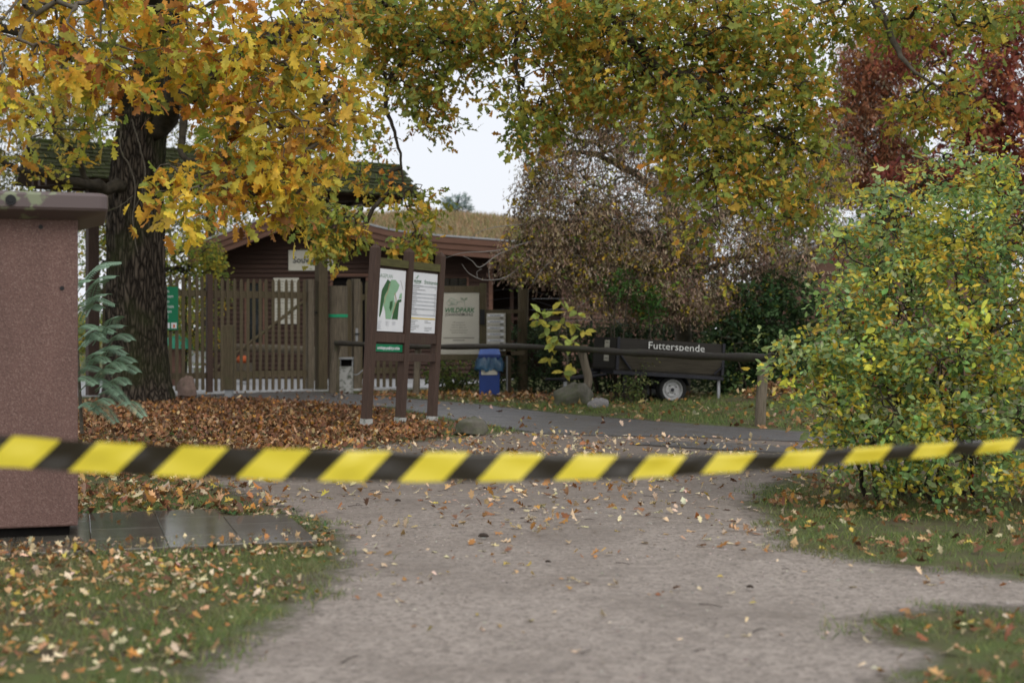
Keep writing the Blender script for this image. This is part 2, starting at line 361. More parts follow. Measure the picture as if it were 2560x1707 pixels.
M['rock_grey'] = pmat('grey_granite', (.33, .31, .3), (.2, .19, .185), 8, rough=.9, bump=.5, dist=.02)
M['rock_pink'] = pmat('pinkish_granite', (.3, .21, .17), (.17, .12, .1), 12, rough=.9, bump=.5, dist=.02, c3=(.07, .075, .035), p3=(.55, .7), sc3=2)
M['pine'] = leafmat('pine_needles', .1)
M['orange'] = pmat('orange_skin', (.75, .17, .05), rough=.5, bump=.05)
M['glass'] = pmat('dark_window_glass', (.02, .022, .024), rough=.08, bump=0, spec=.6)

# speckled washed concrete
def speckle(name, base, dark, light, lichen=None):
    m, t, b, L = nodes_of(name); tc = t.nodes.new('ShaderNodeTexCoord')
    v = t.nodes.new('ShaderNodeTexVoronoi'); v.inputs['Scale'].default_value = 150; L.new(tc.outputs['Object'], v.inputs['Vector'])
    rp = t.nodes.new('ShaderNodeValToRGB'); cr = rp.color_ramp; cr.elements[0].color = (*dark, 1); cr.elements[1].color = (*light, 1)
    e = cr.elements.new(.5); e.color = (*base, 1); e2 = cr.elements.new(.78); e2.color = (*base, 1)
    sp = t.nodes.new('ShaderNodeSeparateColor'); L.new(v.outputs['Color'], sp.inputs[0]); L.new(sp.outputs[0], rp.inputs['Fac'])
    n2 = t.nodes.new('ShaderNodeTexNoise'); n2.inputs['Scale'].default_value = 2.5; n2.inputs['Detail'].default_value = 8; mp2 = t.nodes.new('ShaderNodeMapping'); mp2.inputs['Scale'].default_value = (2.2, 2.2, .5); L.new(tc.outputs['Object'], mp2.inputs['Vector']); L.new(mp2.outputs[0], n2.inputs['Vector'])
    mr = t.nodes.new('ShaderNodeMapRange'); mr.inputs['To Min'].default_value = .7; mr.inputs['To Max'].default_value = 1.3; L.new(n2.outputs['Fac'], mr.inputs['Value'])
    vm = t.nodes.new('ShaderNodeVectorMath'); vm.operation = 'SCALE'; L.new(rp.outputs[0], vm.inputs[0]); L.new(mr.outputs[0], vm.inputs['Scale'])
    L.new(vm.outputs['Vector'], b.inputs['Base Color']); b.inputs['Roughness'].default_value = .75
    bp = t.nodes.new('ShaderNodeBump'); bp.inputs['Strength'].default_value = .5; bp.inputs['Distance'].default_value = .006
    L.new(v.outputs['Distance'], bp.inputs['Height']); L.new(bp.outputs[0], b.inputs['Normal']); return m
M['aggregate'] = speckle('washed_concrete', (.158, .088, .072), (.115, .062, .05), (.235, .15, .125))
def lidmat():
    m, t, b, L = nodes_of('brown_lid_with_lichen'); tc = t.nodes.new('ShaderNodeTexCoord')
    n = t.nodes.new('ShaderNodeTexNoise'); n.inputs['Scale'].default_value = 14; n.inputs['Detail'].default_value = 5; L.new(tc.outputs['Object'], n.inputs['Vector'])
    # lichen grows on the lid's front edge round the lock
    d = t.nodes.new('ShaderNodeVectorMath'); d.operation = 'DISTANCE'; d.inputs[1].default_value = (-.30, -.16, 2.0); L.new(tc.outputs['Object'], d.inputs[0])
    mr = t.nodes.new('ShaderNodeMapRange'); mr.inputs['From Min'].default_value = .08; mr.inputs['From Max'].default_value = .36; mr.inputs['To Min'].default_value = .12; mr.inputs['To Max'].default_value = -.22
    L.new(d.outputs['Value'], mr.inputs['Value']); ad = t.nodes.new('ShaderNodeMath'); ad.operation = 'ADD'; L.new(n.outputs['Fac'], ad.inputs[0]); L.new(mr.outputs[0], ad.inputs[1])
    rp = t.nodes.new('ShaderNodeValToRGB'); rp.color_ramp.elements[0].position = .58; rp.color_ramp.elements[1].position = .66
    rp.color_ramp.elements[0].color = (.108, .077, .074, 1); rp.color_ramp.elements[1].color = (.2, .22, .13, 1); L.new(ad.outputs[0], rp.inputs['Fac'])
    L.new(rp.outputs[0], b.inputs['Base Color']); b.inputs['Roughness'].default_value = .5; return m
M['lid'] = lidmat()

# ------------------------------------------------------------------ ground, path, road, courtyard
def hgt(x, y):
    return (.38 * np.exp(-((x - 5.4) / 1.5) ** 2 - ((y - 24.3) / 1.6) ** 2) + .04 * np.exp(-((x + 4.2) / 2.6) ** 2 - ((y - 20.5) / 3) ** 2)
            + .012 * np.sin(1.3 * x + .7 * y) * np.sin(.9 * y - .4 * x))
def sdist(poly, pts):
    poly = np.array(poly, float); pts = np.asarray(pts, float)[:, :2]; a = poly; b = np.roll(poly, -1, 0)
    dmin = np.full(len(pts), 1e9); ins = np.zeros(len(pts), bool)
    for p, q in zip(a, b):
        e = q - p; L = max((e ** 2).sum(), 1e-9); t = np.clip(((pts - p) @ e) / L, 0, 1)
        dmin = np.minimum(dmin, np.hypot(*(pts - p - t[:, None] * e).T))
        c = ((p[1] > pts[:, 1]) != (q[1] > pts[:, 1])); xi = p[0] + (pts[:, 1] - p[1]) / (q[1] - p[1] + 1e-12) * e[0]
        ins ^= c & (pts[:, 0] < xi)
    return np.where(ins, dmin, -dmin)
GP = lambda l: [G(*p) for p in l]
PATH = [(-1.6, 2)] + GP([(250, 1900), (480, 1707), (560, 1640), (700, 1560), (800, 1480), (868, 1400), (862, 1345), (780, 1300), (640, 1250), (500, 1205), (470, 1180),
        (600, 1150), (900, 1120), (1130, 1096), (1300, 1080), (1500, 1088), (1700, 1094), (2000, 1104), (2300, 1112), (2350, 1160), (1960, 1190), (1900, 1235), (1860, 1265), (1930, 1310),
        (1970, 1370), (2200, 1410), (2560, 1452), (2900, 1470), (2900, 1530), (2560, 1512), (2330, 1518), (2150, 1545), (2180, 1600), (2320, 1650), (2220, 1720), (2200, 1900)]) + [(1.6, 2)]
ROAD = GP([(380, 992), (700, 978), (860, 984), (1000, 996), (1200, 1012), (1390, 1034), (1700, 1060), (1990, 1077), (2300, 1095), (2800, 1120), (2800, 1150), (2300, 1118),
        (2000, 1106), (1700, 1096), (1500, 1092), (1350, 1085), (1130, 1050), (980, 1022), (860, 1013), (700, 1002), (480, 999)])
PATCH = GP([(1580, 1112), (1640, 1108), (1760, 1109), (2000, 1119), (2160, 1128), (2200, 1140), (2050, 1136), (1900, 1131), (1740, 1124)])
BANK = GP([(120, 1000), (300, 1003), (500, 1000), (720, 1003), (900, 1018), (1020, 1040), (1120, 1060), (1180, 1092), (900, 1118), (600, 1145), (400, 1185), (100, 1200)])
GATE_A, GATE_B = np.array((-6.81, 27.5)), np.array((-3.73, 29.5))
GU = (GATE_B - GATE_A) / np.linalg.norm(GATE_B - GATE_A); GN = np.array((GU[1], -GU[0]))      # along the gate, towards the camera

def sheet(name, poly, mat, res, dz, margin=.2):
    a = np.array(poly); x = np.arange(a[:, 0].min() - margin, a[:, 0].max() + margin + res, res); y = np.arange(a[:, 1].min() - margin, a[:, 1].max() + margin + res, res)
    X, Y = np.meshgrid(x, y); pts = np.stack([X.ravel(), Y.ravel()], 1); sd = sdist(poly, pts)
    V = np.column_stack([pts, hgt(pts[:, 0], pts[:, 1]) + dz]); nx = len(x); ii = np.arange(len(pts)).reshape(len(y), nx)
    q = np.stack([ii[:-1, :-1], ii[:-1, 1:], ii[1:, 1:], ii[1:, :-1]], -1).reshape(-1, 4); q = q[(sd[q] > -margin).any(1)]
    used = np.unique(q); mp = np.zeros(len(pts), int); mp[used] = np.arange(len(used))
    me = fastmesh(name, V[used], mp[q].ravel(), np.full(len(q), 4))
    at = me.attributes.new('edge', 'FLOAT', 'POINT'); at.data.foreach_set('value', sd[used].astype(np.float32))
    me.materials.append(mat); o = link(name, me); o['kind'] = 'structure'; return o
def edge_alpha(m, wob=.35, soft=.10, sc_=3.0):
    t = m.node_tree; L = t.links; out = t.nodes['Material Output']; src = out.inputs['Surface'].links[0].from_socket
    at = t.nodes.new('ShaderNodeAttribute'); at.attribute_name = 'edge'; ge = t.nodes.new('ShaderNodeNewGeometry')
    n = t.nodes.new('ShaderNodeTexNoise'); n.inputs['Scale'].default_value = sc_; n.inputs['Detail'].default_value = 9; n.inputs['Roughness'].default_value = .7; L.new(ge.outputs['Position'], n.inputs['Vector'])
    a = t.nodes.new('ShaderNodeMath'); a.operation = 'MULTIPLY_ADD'; a.inputs[1].default_value = wob; L.new(n.outputs['Fac'], a.inputs[0]); L.new(at.outputs['Fac'], a.inputs[2])
    mr = t.nodes.new('ShaderNodeMapRange'); mr.inputs['From Min'].default_value = wob * .5 - soft; mr.inputs['From Max'].default_value = wob * .5 + soft; L.new(a.outputs[0], mr.inputs['Value'])
    tr = t.nodes.new('ShaderNodeBsdfTransparent'); mx = t.nodes.new('ShaderNodeMixShader')
    L.new(mr.outputs[0], mx.inputs[0]); L.new(tr.outputs[0], mx.inputs[1]); L.new(src, mx.inputs[2]); L.new(mx.outputs[0], out.inputs['Surface']); return m
def gravelmat(name, c, cd, damp, rough=.8, vs=55, patch=.9, far=None):
    m, t, b, L = nodes_of(name); ge = t.nodes.new('ShaderNodeNewGeometry'); pos = ge.outputs['Position']
    def noise(s, d=8, r=.7):
        n = t.nodes.new('ShaderNodeTexNoise'); n.inputs['Scale'].default_value = s; n.inputs['Detail'].default_value = d; n.inputs['Roughness'].default_value = r; L.new(pos, n.inputs['Vector']); return n
    v = t.nodes.new('ShaderNodeTexVoronoi'); v.inputs['Scale'].default_value = vs; L.new(pos, v.inputs['Vector'])
    spc = t.nodes.new('ShaderNodeSeparateColor'); L.new(v.outputs['Color'], spc.inputs[0])
    rp = t.nodes.new('ShaderNodeValToRGB'); rp.color_ramp.elements[0].color = (*cd, 1); rp.color_ramp.elements[1].color = (*c, 1); rp.color_ramp.elements[0].position = .05; rp.color_ramp.elements[1].position = .5
    L.new(spc.outputs[0], rp.inputs['Fac'])
    n1 = noise(patch); r1 = t.nodes.new('ShaderNodeValToRGB'); r1.color_ramp.elements[0].position = .46; r1.color_ramp.elements[1].position = .68; L.new(n1.outputs['Fac'], r1.inputs['Fac'])
    mx = t.nodes.new('ShaderNodeMix'); mx.data_type = 'RGBA'; mx.inputs['B'].default_value = (*damp, 1); L.new(r1.outputs[0], mx.inputs['Factor']); L.new(rp.outputs[0], mx.inputs['A'])
    if far:                                        # beyond the gravelled part the track is bare damp earth
        sx = t.nodes.new('ShaderNodeSeparateXYZ'); L.new(pos, sx.inputs[0]); nf = noise(1.1, 6, .6)
        fa = t.nodes.new('ShaderNodeMath'); fa.operation = 'MULTIPLY_ADD'; fa.inputs[1].default_value = 7.0; L.new(nf.outputs['Fac'], fa.inputs[0]); L.new(sx.outputs[1], fa.inputs[2])
        fm = t.nodes.new('ShaderNodeMapRange'); fm.inputs['From Min'].default_value = 11.0; fm.inputs['From Max'].default_value = 17.0; fm.inputs['To Max'].default_value = .9; L.new(fa.outputs[0], fm.inputs['Value'])
        m0 = mx; mx = t.nodes.new('ShaderNodeMix'); mx.data_type = 'RGBA'; mx.inputs['B'].default_value = (*far, 1); L.new(fm.outputs[0], mx.inputs['Factor']); L.new(m0.outputs['Result'], mx.inputs['A'])
    n2 = noise(14, 6, .75); mr = t.nodes.new('ShaderNodeMapRange'); mr.inputs['From Min'].default_value = .3; mr.inputs['From Max'].default_value = .7; mr.inputs['To Min'].default_value = .72; mr.inputs['To Max'].default_value = 1.2; L.new(n2.outputs['Fac'], mr.inputs['Value'])
    vm = t.nodes.new('ShaderNodeVectorMath'); vm.operation = 'SCALE'; L.new(mx.outputs['Result'], vm.inputs[0]); L.new(mr.outputs[0], vm.inputs['Scale']); L.new(vm.outputs['Vector'], b.inputs['Base Color'])
    rr = t.nodes.new('ShaderNodeMapRange'); rr.inputs['To Min'].default_value = rough; rr.inputs['To Max'].default_value = rough * .6; L.new(r1.outputs[0], rr.inputs['Value']); L.new(rr.outputs[0], b.inputs['Roughness'])
    set_spec(b, .4); bp = t.nodes.new('ShaderNodeBump'); bp.inputs['Strength'].default_value = .55; bp.inputs['Distance'].default_value = .012
    ad = t.nodes.new('ShaderNodeMath'); ad.operation = 'ADD'; L.new(n2.outputs['Fac'], ad.inputs[0]); L.new(v.outputs['Distance'], ad.inputs[1]); L.new(ad.outputs[0], bp.inputs['Height']); L.new(bp.outputs[0], b.inputs['Normal'])
    return m
M['soil'] = pmat('leafy_soil', (.12, .10, .06), (.075, .06, .04), 3, rough=.95, bump=.6, dist=.03, spec=.1, c3=(.095, .125, .04), p3=(.42, .6), sc3=1.3, world=True, detail=10)
M['gravel'] = edge_alpha(gravelmat('sandy_gravel', (.335, .285, .243), (.2, .166, .138), (.205, .168, .138), far=(.165, .13, .103)), .6, .12, 5.0)
M['asphalt'] = edge_alpha(gravelmat('wet_asphalt', (.12, .114, .112), (.062, .058, .056), (.095, .078, .064), .42, 70, 2.4), .45, .1, 4.0)
M['courtyard'] = gravelmat('pale_courtyard_gravel', (.5, .5, .5), (.36, .36, .36), (.4, .4, .39), .7, 30)

def lines(*a):
    out = [np.arange(s, e, d) for s, e, d in a]; return np.concatenate(out)
gx = lines((-400, -40, 40), (-40, -12, 4), (-12, 12, .3), (12, 40, 4), (40, 401, 40)); gy = lines((-60, 0, 10), (0, 4, 1), (4, 32, .3), (32, 60, 4), (60, 761, 50))
GX, GY = np.meshgrid(gx, gy); gv = np.column_stack([GX.ravel(), GY.ravel(), hgt(GX.ravel(), GY.ravel())]); gi = np.arange(len(gv)).reshape(GX.shape)
gq = np.stack([gi[:-1, :-1], gi[:-1, 1:], gi[1:, 1:], gi[1:, :-1]], -1).reshape(-1, 4)
gme = fastmesh('ground', gv, gq.ravel(), np.full(len(gq), 4)); gme.materials.append(M['soil'])
tag(link('ground', gme), kind='structure')
sheet('gravel_path', PATH, M['gravel'], .12, .005)
sheet('asphalt_road', ROAD, M['asphalt'], .2, .010)
sheet('asphalt_patch', PATCH, M['asphalt'], .12, .016)
cy0 = GATE_A - GU * 5 - GN * .15; cy1 = GATE_B + GU * 2.2 - GN * .15
court = [tuple(cy0), tuple(cy1), (0.2, 36.4), (-13, 36.4)]
mb = MB(); mb.add([(x, y, .006 + hgt(x, y)) for x, y in court], [(0, 1, 2, 3)]); tag(mb.build('courtyard_ground', M['courtyard']), kind='structure')
# light concrete edging along the gate line
mb = MB(); c0 = (cy0 + cy1) / 2; Lh = np.linalg.norm(cy1 - cy0) / 2
mb.box((*(c0 + GN * .18), .012), (Lh, .16, .022), (*GU, 0), (*GN, 0)); tag(mb.build('concrete_edging', M['courtyard'], bevel=.006), kind='structure')

# concrete slabs round the brown box
M['slab'] = pmat('wet_concrete_slab', (.14, .125, .1), (.09, .08, .064), 4, rough=.1, bump=.08, dist=.004, rnd=.08, spec=.5, c3=(.10, .1, .06), p3=(.55, .7), sc3=3)
AX = math.radians(17.0); SU = np.array((math.cos(AX), math.sin(AX))); SV = np.array((-math.sin(AX), math.cos(AX)))   # slab grid follows the box
BOXC = np.array(G(195, 1352)); 
plinth = bpy.data.objects.new('slab_paving', None); COL.objects.link(plinth); plinth['kind'] = 'structure'
for i in range(-4, 3):
    for j in range(-1, 3):
        c = BOXC + SU * (i * .42 + .28) + SV * (j * .42 + .02)
        if i == 2 and j > 1: continue
        mb = MB(); mb.box((*c, .013 + rng.rand() * .001), (.2085, .2085, .02), (*SU, 0), (*SV, 0)); mb.build('slab', M['slab'], plinth, bevel=.003)

# ------------------------------------------------------------------ lettering
def text(s, size, mat, parent, x, y, z, align='CENTER', name='lettering', wid=1.0, shear=0, bold=0):
    """text lying on the parent's local xz plane, read from -y"""
    cu = bpy.data.curves.new(name, 'FONT'); cu.body = s; cu.size = size; cu.align_x = align; cu.align_y = 'CENTER'; cu.shear = shear; cu.offset = bold; cu.resolution_u = 2
    o = bpy.data.objects.new(name, cu); COL.objects.link(o); me = bpy.data.meshes.new_from_object(o); bpy.data.objects.remove(o); bpy.data.curves.remove(cu)
    me.transform(Matrix(((wid, 0, 0, x), (0, 0, -1, y), (0, 1, 0, z), (0, 0, 0, 1)))); me.materials.append(mat)
    return link(name, me, parent, False)
def plate(name, x0, x1, z0, z1, y, th, mat, parent, bevel=0):
    return MB().bb(x0, x1, y, y + th, z0, z1).build(name, mat, parent, False, bevel)

# ------------------------------------------------------------------ brown aggregate box
A = AX; bl = Matrix.Rotation(A, 4, 'Z')
box = root('concrete_box', (*BOXC, 0), 'tall brown washed-concrete box with overhanging lid on wet slabs', 'concrete box', None, bl)
# local: x along the front (box's front right edge at x=0), y away
MB().bb(-1.25, 0, 0, .95, .09, 1.93).build('body', M['aggregate'], box, False, .012)
MB().bb(-1.2, -.05, .04, .9, .02, .094).build('plinth', M['dark'], box, False)
lid = MB(); n = 10; prof = []
x0, x1, y0, y1, r_ = -1.42, .17, -.16, 1.1, .06
def rrect(x0, x1, y0, y1, r, k=6):
    out = []
    for cx, cy, a0 in ((x1 - r, y1 - r, 0), (x0 + r, y1 - r, 90), (x0 + r, y0 + r, 180), (x1 - r, y0 + r, 270)):
        for i in range(k + 1):
            a = math.radians(a0 + 90 * i / k); out.append((cx + r * math.cos(a), cy + r * math.sin(a)))
    return out
rings = [(rrect(x0 + .16, x1 - .16, y0 + .14, y1 - .14, r_), 1.905), (rrect(x0 + .01, x1 - .01, y0 + .01, y1 - .01, r_), 1.95), (rrect(x0, x1, y0, y1, r_), 1.965), (rrect(x0, x1, y0, y1, r_), 2.035), (rrect(x0 + .008, x1 - .008, y0 + .008, y1 - .008, r_), 2.048), (rrect(x0 + .028, x1 - .028, y0 + .028, y1 - .028, r_), 2.056)]
k = len(rings[0][0]); vs = [(x, y, z) for rg, z in rings for x, y in rg]; fs = []
for i in range(len(rings) - 1):
    for j in range(k): fs.append((i * k + j, i * k + (j + 1) % k, (i + 1) * k + (j + 1) % k, (i + 1) * k + j))
lid.add(vs, fs, False); lid.add([(x, y, 2.056) for x, y in rings[-1][0]], [tuple(range(k))]); lid.add([(x, y, 1.905) for x, y in rings[0][0]], [tuple(range(k))[::-1]])
lo_ = lid.build('lid', M['lid'], box, False)
MB().tube([(-.37, -.172, 2.0), (-.37, -.155, 2.0)], [.030, .030], 16).tube([(-.37, -.178, 2.0), (-.37, -.165, 2.0)], [.014, .014], 10).build('lock', M['black'], lo_, False)
for bx, bz in ((-.21, 1.86), (-.09, 1.50)): MB().tube([(bx, -.006, bz), (bx, .01, bz)], [.013, .013], 10).build('bolt', M['black'], box, False)

# ------------------------------------------------------------------ barrier tape
def tapemat():
    m, t, b, L = nodes_of('striped_plastic_tape'); uv = t.nodes.new('ShaderNodeUVMap'); sp = t.nodes.new('ShaderNodeSeparateXYZ'); L.new(uv.outputs[0], sp.inputs[0])
    s = t.nodes.new('ShaderNodeMath'); s.operation = 'MULTIPLY_ADD'; s.inputs[1].default_value = -.95; L.new(sp.outputs[1], s.inputs[0]); L.new(sp.outputs[0], s.inputs[2])
    d = t.nodes.new('ShaderNodeMath'); d.operation = 'DIVIDE'; d.inputs[1].default_value = .193; L.new(s.outputs[0], d.inputs[0])
    f = t.nodes.new('ShaderNodeMath'); f.operation = 'FRACT'; L.new(d.outputs[0], f.inputs[0])
    g = t.nodes.new('ShaderNodeMath'); g.operation = 'LESS_THAN'; g.inputs[1].default_value = .56; L.new(f.outputs[0], g.inputs[0])
    mx = t.nodes.new('ShaderNodeMix'); mx.data_type = 'RGBA'; mx.inputs['A'].default_value = (.035, .028, .018, 1); mx.inputs['B'].default_value = (.92, .76, .07, 1)
    L.new(g.outputs[0], mx.inputs['Factor']); L.new(mx.outputs['Result'], b.inputs['Base Color']); b.inputs['Roughness'].default_value = .3; set_spec(b, .5)
    tr = t.nodes.new('ShaderNodeBsdfTranslucent'); L.new(mx.outputs['Result'], tr.inputs['Color']); ms = t.nodes.new('ShaderNodeMixShader'); ms.inputs[0].default_value = .3
    L.new(b.outputs[0], ms.inputs[1]); L.new(tr.outputs[0], ms.inputs[2]); L.new(ms.outputs[0], t.nodes['Material Output'].inputs['Surface']); return m
ctr = [(-1400, 1085, 3.15), (-600, 1108, 3.22), (0, 1128, 3.3), (210, 1141, 3.33), (420, 1151, 3.35), (800, 1163, 3.4), (935, 1166, 3.42), (1300, 1168, 3.5), (1590, 1167, 3.55), (1740, 1161, 3.6), (2000, 1148, 3.66), (2240, 1131, 3.72), (2440, 1119, 3.78), (2560, 1110, 3.82), (3000, 1072, 3.95), (3900, 985, 4.2)]
tw = [1.05, 1.05, 1.05, 1.03, 1.0, .96, .92, .80, .66, .57, .47, .39, .32, .29, .26, .24]   # share of the width still hanging flat; the rest is rolled back
q = catmull([(*P(a, b, c), t) for (a, b, c), t in zip(ctr, tw)], 8); TW = .073; nb = 17; vs = []; uvs = []; s = 0
for i, p in enumerate(q):
    if i: s += np.linalg.norm(p[:3] - q[i - 1][:3])
    acc = np.zeros(3); row = []
    for j in range(nb):
        v = j / (nb - 1); th = math.radians(4 * math.sin(3.1 * s) + 105 * min(1, max(0, (v - p[3]) / .22 + .25)) ** 1.2 * (v > p[3] - .06))      # the upper edge rolls away from the viewer
        row.append(acc.copy()); acc = acc + np.array((0, math.sin(th), math.cos(th))) * TW / (nb - 1)
    mid = np.array((0, 0, max(r_[2] for r_ in row) / 2))
    for j in range(nb): vs.append(p[:3] + row[j] - mid + np.array((0, .0025 * math.sin(23 * s + 5 * j / nb) + .002 * math.sin(51 * s - 7 * j / nb), .0008 * math.sin(37 * s)))); uvs.append((s, j / (nb - 1) * TW))
fs = [(i * nb + j, (i + 1) * nb + j, (i + 1) * nb + j + 1, i * nb + j + 1) for i in range(len(q) - 1) for j in range(nb - 1)]
me = MB().add(vs, fs, True).mesh('barrier_tape'); ul = me.uv_layers.new(name='UVMap')
for lp in me.loops: ul.data[lp.index].uv = uvs[lp.vertex_index]
me.materials.append(tapemat()); tape = tag(link('barrier_tape', me), 'yellow and black striped barrier tape stretched across the path', 'barrier tape')

# ------------------------------------------------------------------ information board with three posts
SL = (-1.85, 18.0, 0.0); sm = Matrix.Rotation(math.radians(3.1), 4, 'Y') @ Matrix.Rotation(math.radians(58), 4, 'Z')
isg = root('information_board', SL, 'three-post wooden board with park map and price list beside the road', 'notice board', None, sm)
def post_local(parent, x, y, h, w_, mat, name='post', z0=0, peak=.06):
    hw = w_ / 2; v = [(x + a * hw, y + b * hw, z) for z in (z0, h) for a, b in ((-1, -1), (1, -1), (1, 1), (-1, 1))] + [(x, y, h + peak)]
    f = [(0, 1, 2, 3)[::-1]] + [(i, (i + 1) % 4, (i + 1) % 4 + 4, i + 4) for i in range(4)] + [(4 + i, 4 + (i + 1) % 4, 8) for i in range(4)]
    return MB().add(v, f).build(name, mat, parent, False, .004)
for x in (0, .72, 1.44):
    po = post_local(isg, x, 0, 2.3, .105, M['wood_brown'], z0=.06)
    MB().bb(x - .058, x + .058, -.058, .058, -.2, .135).build('post_shoe', M['stained'], po, False)
for a, b in ((.0525, .6675), (.7725, 1.3875)):
    MB().bb(a, b, -.045, .03, 2.08, 2.18).build('top_rail', M['wood_rail'], isg, False, .003)
    MB().bb(a, b, -.045, .03, 1.11, 1.225).build('middle_rail', M['wood_brown'], isg, False, .003)
    MB().bb(a, b, -.045, .03, .87, .97).build('bottom_rail', M['wood_brown'], isg, False, .003)
    MB().bb(a, b, -.01, .012, 1.225, 2.08).build('backing_board', M['wood_brown'], isg, False)
MB().bb(.0525, .6675, -.01, .012, .97, 1.11).build('backing_board', M['wood_brown'], isg, False)
mp_ = plate('map_panel', .068, .645, 1.25, 2.045, -.02, .009, M['white'], isg)
pr_ = plate('price_panel', .79, 1.365, 1.25, 2.045, -.02, .009, M['white'], isg)
gr_ = plate('green_strip', .06, .655, .99, 1.085, -.022, .011, M['green'], isg)
yf = -.0225
def shape(name, pts, mat, parent, y=yf, x0=.068, z1=2.045, W=.577, H=.795):
    v = [(x0 + a * W, y, z1 - b * H) for a, b in pts]; return MB().add(v, [tuple(range(len(v)))]).build(name, mat, parent, False)
shape('map_forest', [(.33, .16), (.45, .20), (.40, .32), (.30, .42), (.22, .55), (.18, .68), (.12, .78), (.09, .76), (.10, .6), (.12, .44), (.14, .34)], M['mapdark'], mp_)
shape('map_forest', [(.84, .47), (.88, .46), (.88, .51), (.80, .52), (.78, .80), (.55, .80), (.60, .7), (.68, .56), (.74, .48)], M['mapdark'], mp_)
shape('map_meadow', [(.45, .165), (.62, .16), (.78, .24), (.72, .33), (.6, .42), (.62, .5), (.66, .55), (.58, .68), (.53, .80), (.33, .80), (.30, .68), (.22, .58), (.24, .44), (.32, .36), (.42, .28)], M['maplight'], mp_, yf - .0005)
shape('map_meadow', [(.85, .36), (.89, .38), (.89, .45), (.78, .46), (.8, .4)], M['maplight'], mp_, yf - .0005)
shape('map_yard', [(.46, .52), (.55, .5), (.56, .58), (.50, .68), (.44, .62)], M['mapdark'], mp_, yf - .001)
shape('map_track', [(.60, .37), (.63, .37), (.69, .46), (.70, .52), (.58, .72), (.56, .71), (.66, .52), (.66, .47)], M['mapbrown'], mp_, yf - .001)
shape('map_track', [(.40, .22), (.43, .22), (.36, .38), (.30, .43), (.26, .56), (.24, .56), (.27, .42), (.34, .36)], M['mapbrown'], mp_, yf - .001)
shape('map_road', [(.80, .16), (.815, .16), (.93, .31), (.915, .31)], M['greyink'], mp_)
text('LAGEPLAN', .072, M['logopale'], mp_, .215, yf, 1.955, wid=.85)
for k, (x, n) in enumerate(((.09, 9), (.26, 5), (.40, 4))):
    for i in range(n): plate('text_line', x, x + .05 + .05 * rng.rand(), 1.375 - i * .0125, 1.379 - i * .0125, yf, .001, M['paleink'], mp_)
text('WILDPARK', .05, M['logo'], pr_, .91, yf, 1.925, wid=.7, shear=.2, bold=.001); text('JOHANNISMÜHLE', .025, M['logopale'], pr_, .91, yf, 1.895, wid=.7)
shape('logo_deer', [(.1, .10), (.16, .085), (.2, .05), (.24, .045), (.26, .06), (.22, .075), (.2, .105)], M['logopale'], pr_, x0=.79)
text('Eintrittspreise', .075, M['logo'], pr_, 1.22, yf, 1.925, wid=.72)
for i in range(16):
    z = 1.868 - i * .0252; bar = i in (0, 4, 6, 8, 10, 12, 15)
    if bar: plate('price_bar', .80, 1.355, z - .010, z + .008, yf + .0006, .001, M['paleink'], pr_)
    plate('price_line', .805, .86 + .26 * rng.rand() * (.4 + .6 * (i < 4)), z - .004, z + .0035, yf - .0005, .001, M['greyink'], pr_)
    if i != 2 and i != 3: plate('price_figure', 1.315, 1.345, z - .004, z + .0035, yf - .0005, .001, M['greyink'], pr_)
plate('price_bar', .80, 1.355, 1.432, 1.449, yf, .001, M['gold'], pr_)
for i in range(7):
    z = 1.41 - i * .0215; plate('price_line', .805, .87 + .13 * rng.rand(), z - .004, z + .003, yf, .001, M['greyink'], pr_)
    if i not in (2, 3): plate('price_line', 1.12, 1.19 + .12 * rng.rand(), z - .004, z + .003, yf, .001, M['greyink'], pr_)
text('ermeldungen ganzjährig zu erhalten', .058, M['white'], gr_, .357, -.0245, 1.037, wid=.58, bold=.0015)

# ------------------------------------------------------------------ wooden frame with the park's name board
YB = 27.9
def wx(px, Y=YB): return (px - 1280) / F * Y
def wz(py, Y=YB): return CH - (py - HZ) / F * Y
nbr = root('park_name_board', (wx(1205), YB, 0), 'cream park name board in a mossy wooden post frame', 'sign')
def R(name, x0, x1, y0, y1, d0, d1, mat, parent, Y=YB, bevel=.004):     # box from its place in the picture at depth Y
    return MB().bb(wx(x0, Y), wx(x1, Y), Y + d0, Y + d1, wz(y1, Y), wz(y0, Y)).build(name, mat, parent, bevel=bevel)
R('post', 1199, 1216, 708, 992, -.06, .07, M['wood_green'], nbr); R('post', 1078, 1092, 708, 992, -.06, .07, M['wood_green'], nbr)
R('top_rail', 1092, 1199, 715, 731, -.03, .05, M['wood_green'], nbr); R('bottom_rail', 1092, 1199, 886, 900, -.03, .05, M['wood_green'], nbr)
bd = R('board', 1093, 1198, 731.5, 885.5, -.01, .02, M['cream'], nbr); cxb = wx(1147)
def wtext(s, px, py, hpx, mat, parent, Y, wid=1, shear=0, bold=0, align='CENTER', dy=-.013):
    t = text(s, hpx / F * Y * 1.38, mat, None, wx(px, Y), Y + dy, wz(py, Y), align, 'lettering', wid, shear, bold)
    t.parent = parent; t.matrix_parent_inverse = wmat(parent).inverted(); return t
wtext('WILDPARK', 1148, 776, 11.5, M['logo'], bd, YB, .94, .25, .003); wtext('JOHANNISMÜHLE', 1148, 786.5, 7.5, M['ink'], bd, YB, .84, 0, .0008)
for s_, y_ in (('Öffnungszeiten', 806), ('März bis Oktober', 812.5), ('10:00 bis 18:00 Uhr', 819), ('November bis Februar', 825.5), ('10:00 bis 16:00 Uhr', 832)): wtext(s_, 1147, y_, 4, M['brownink'], bd, YB, .9)
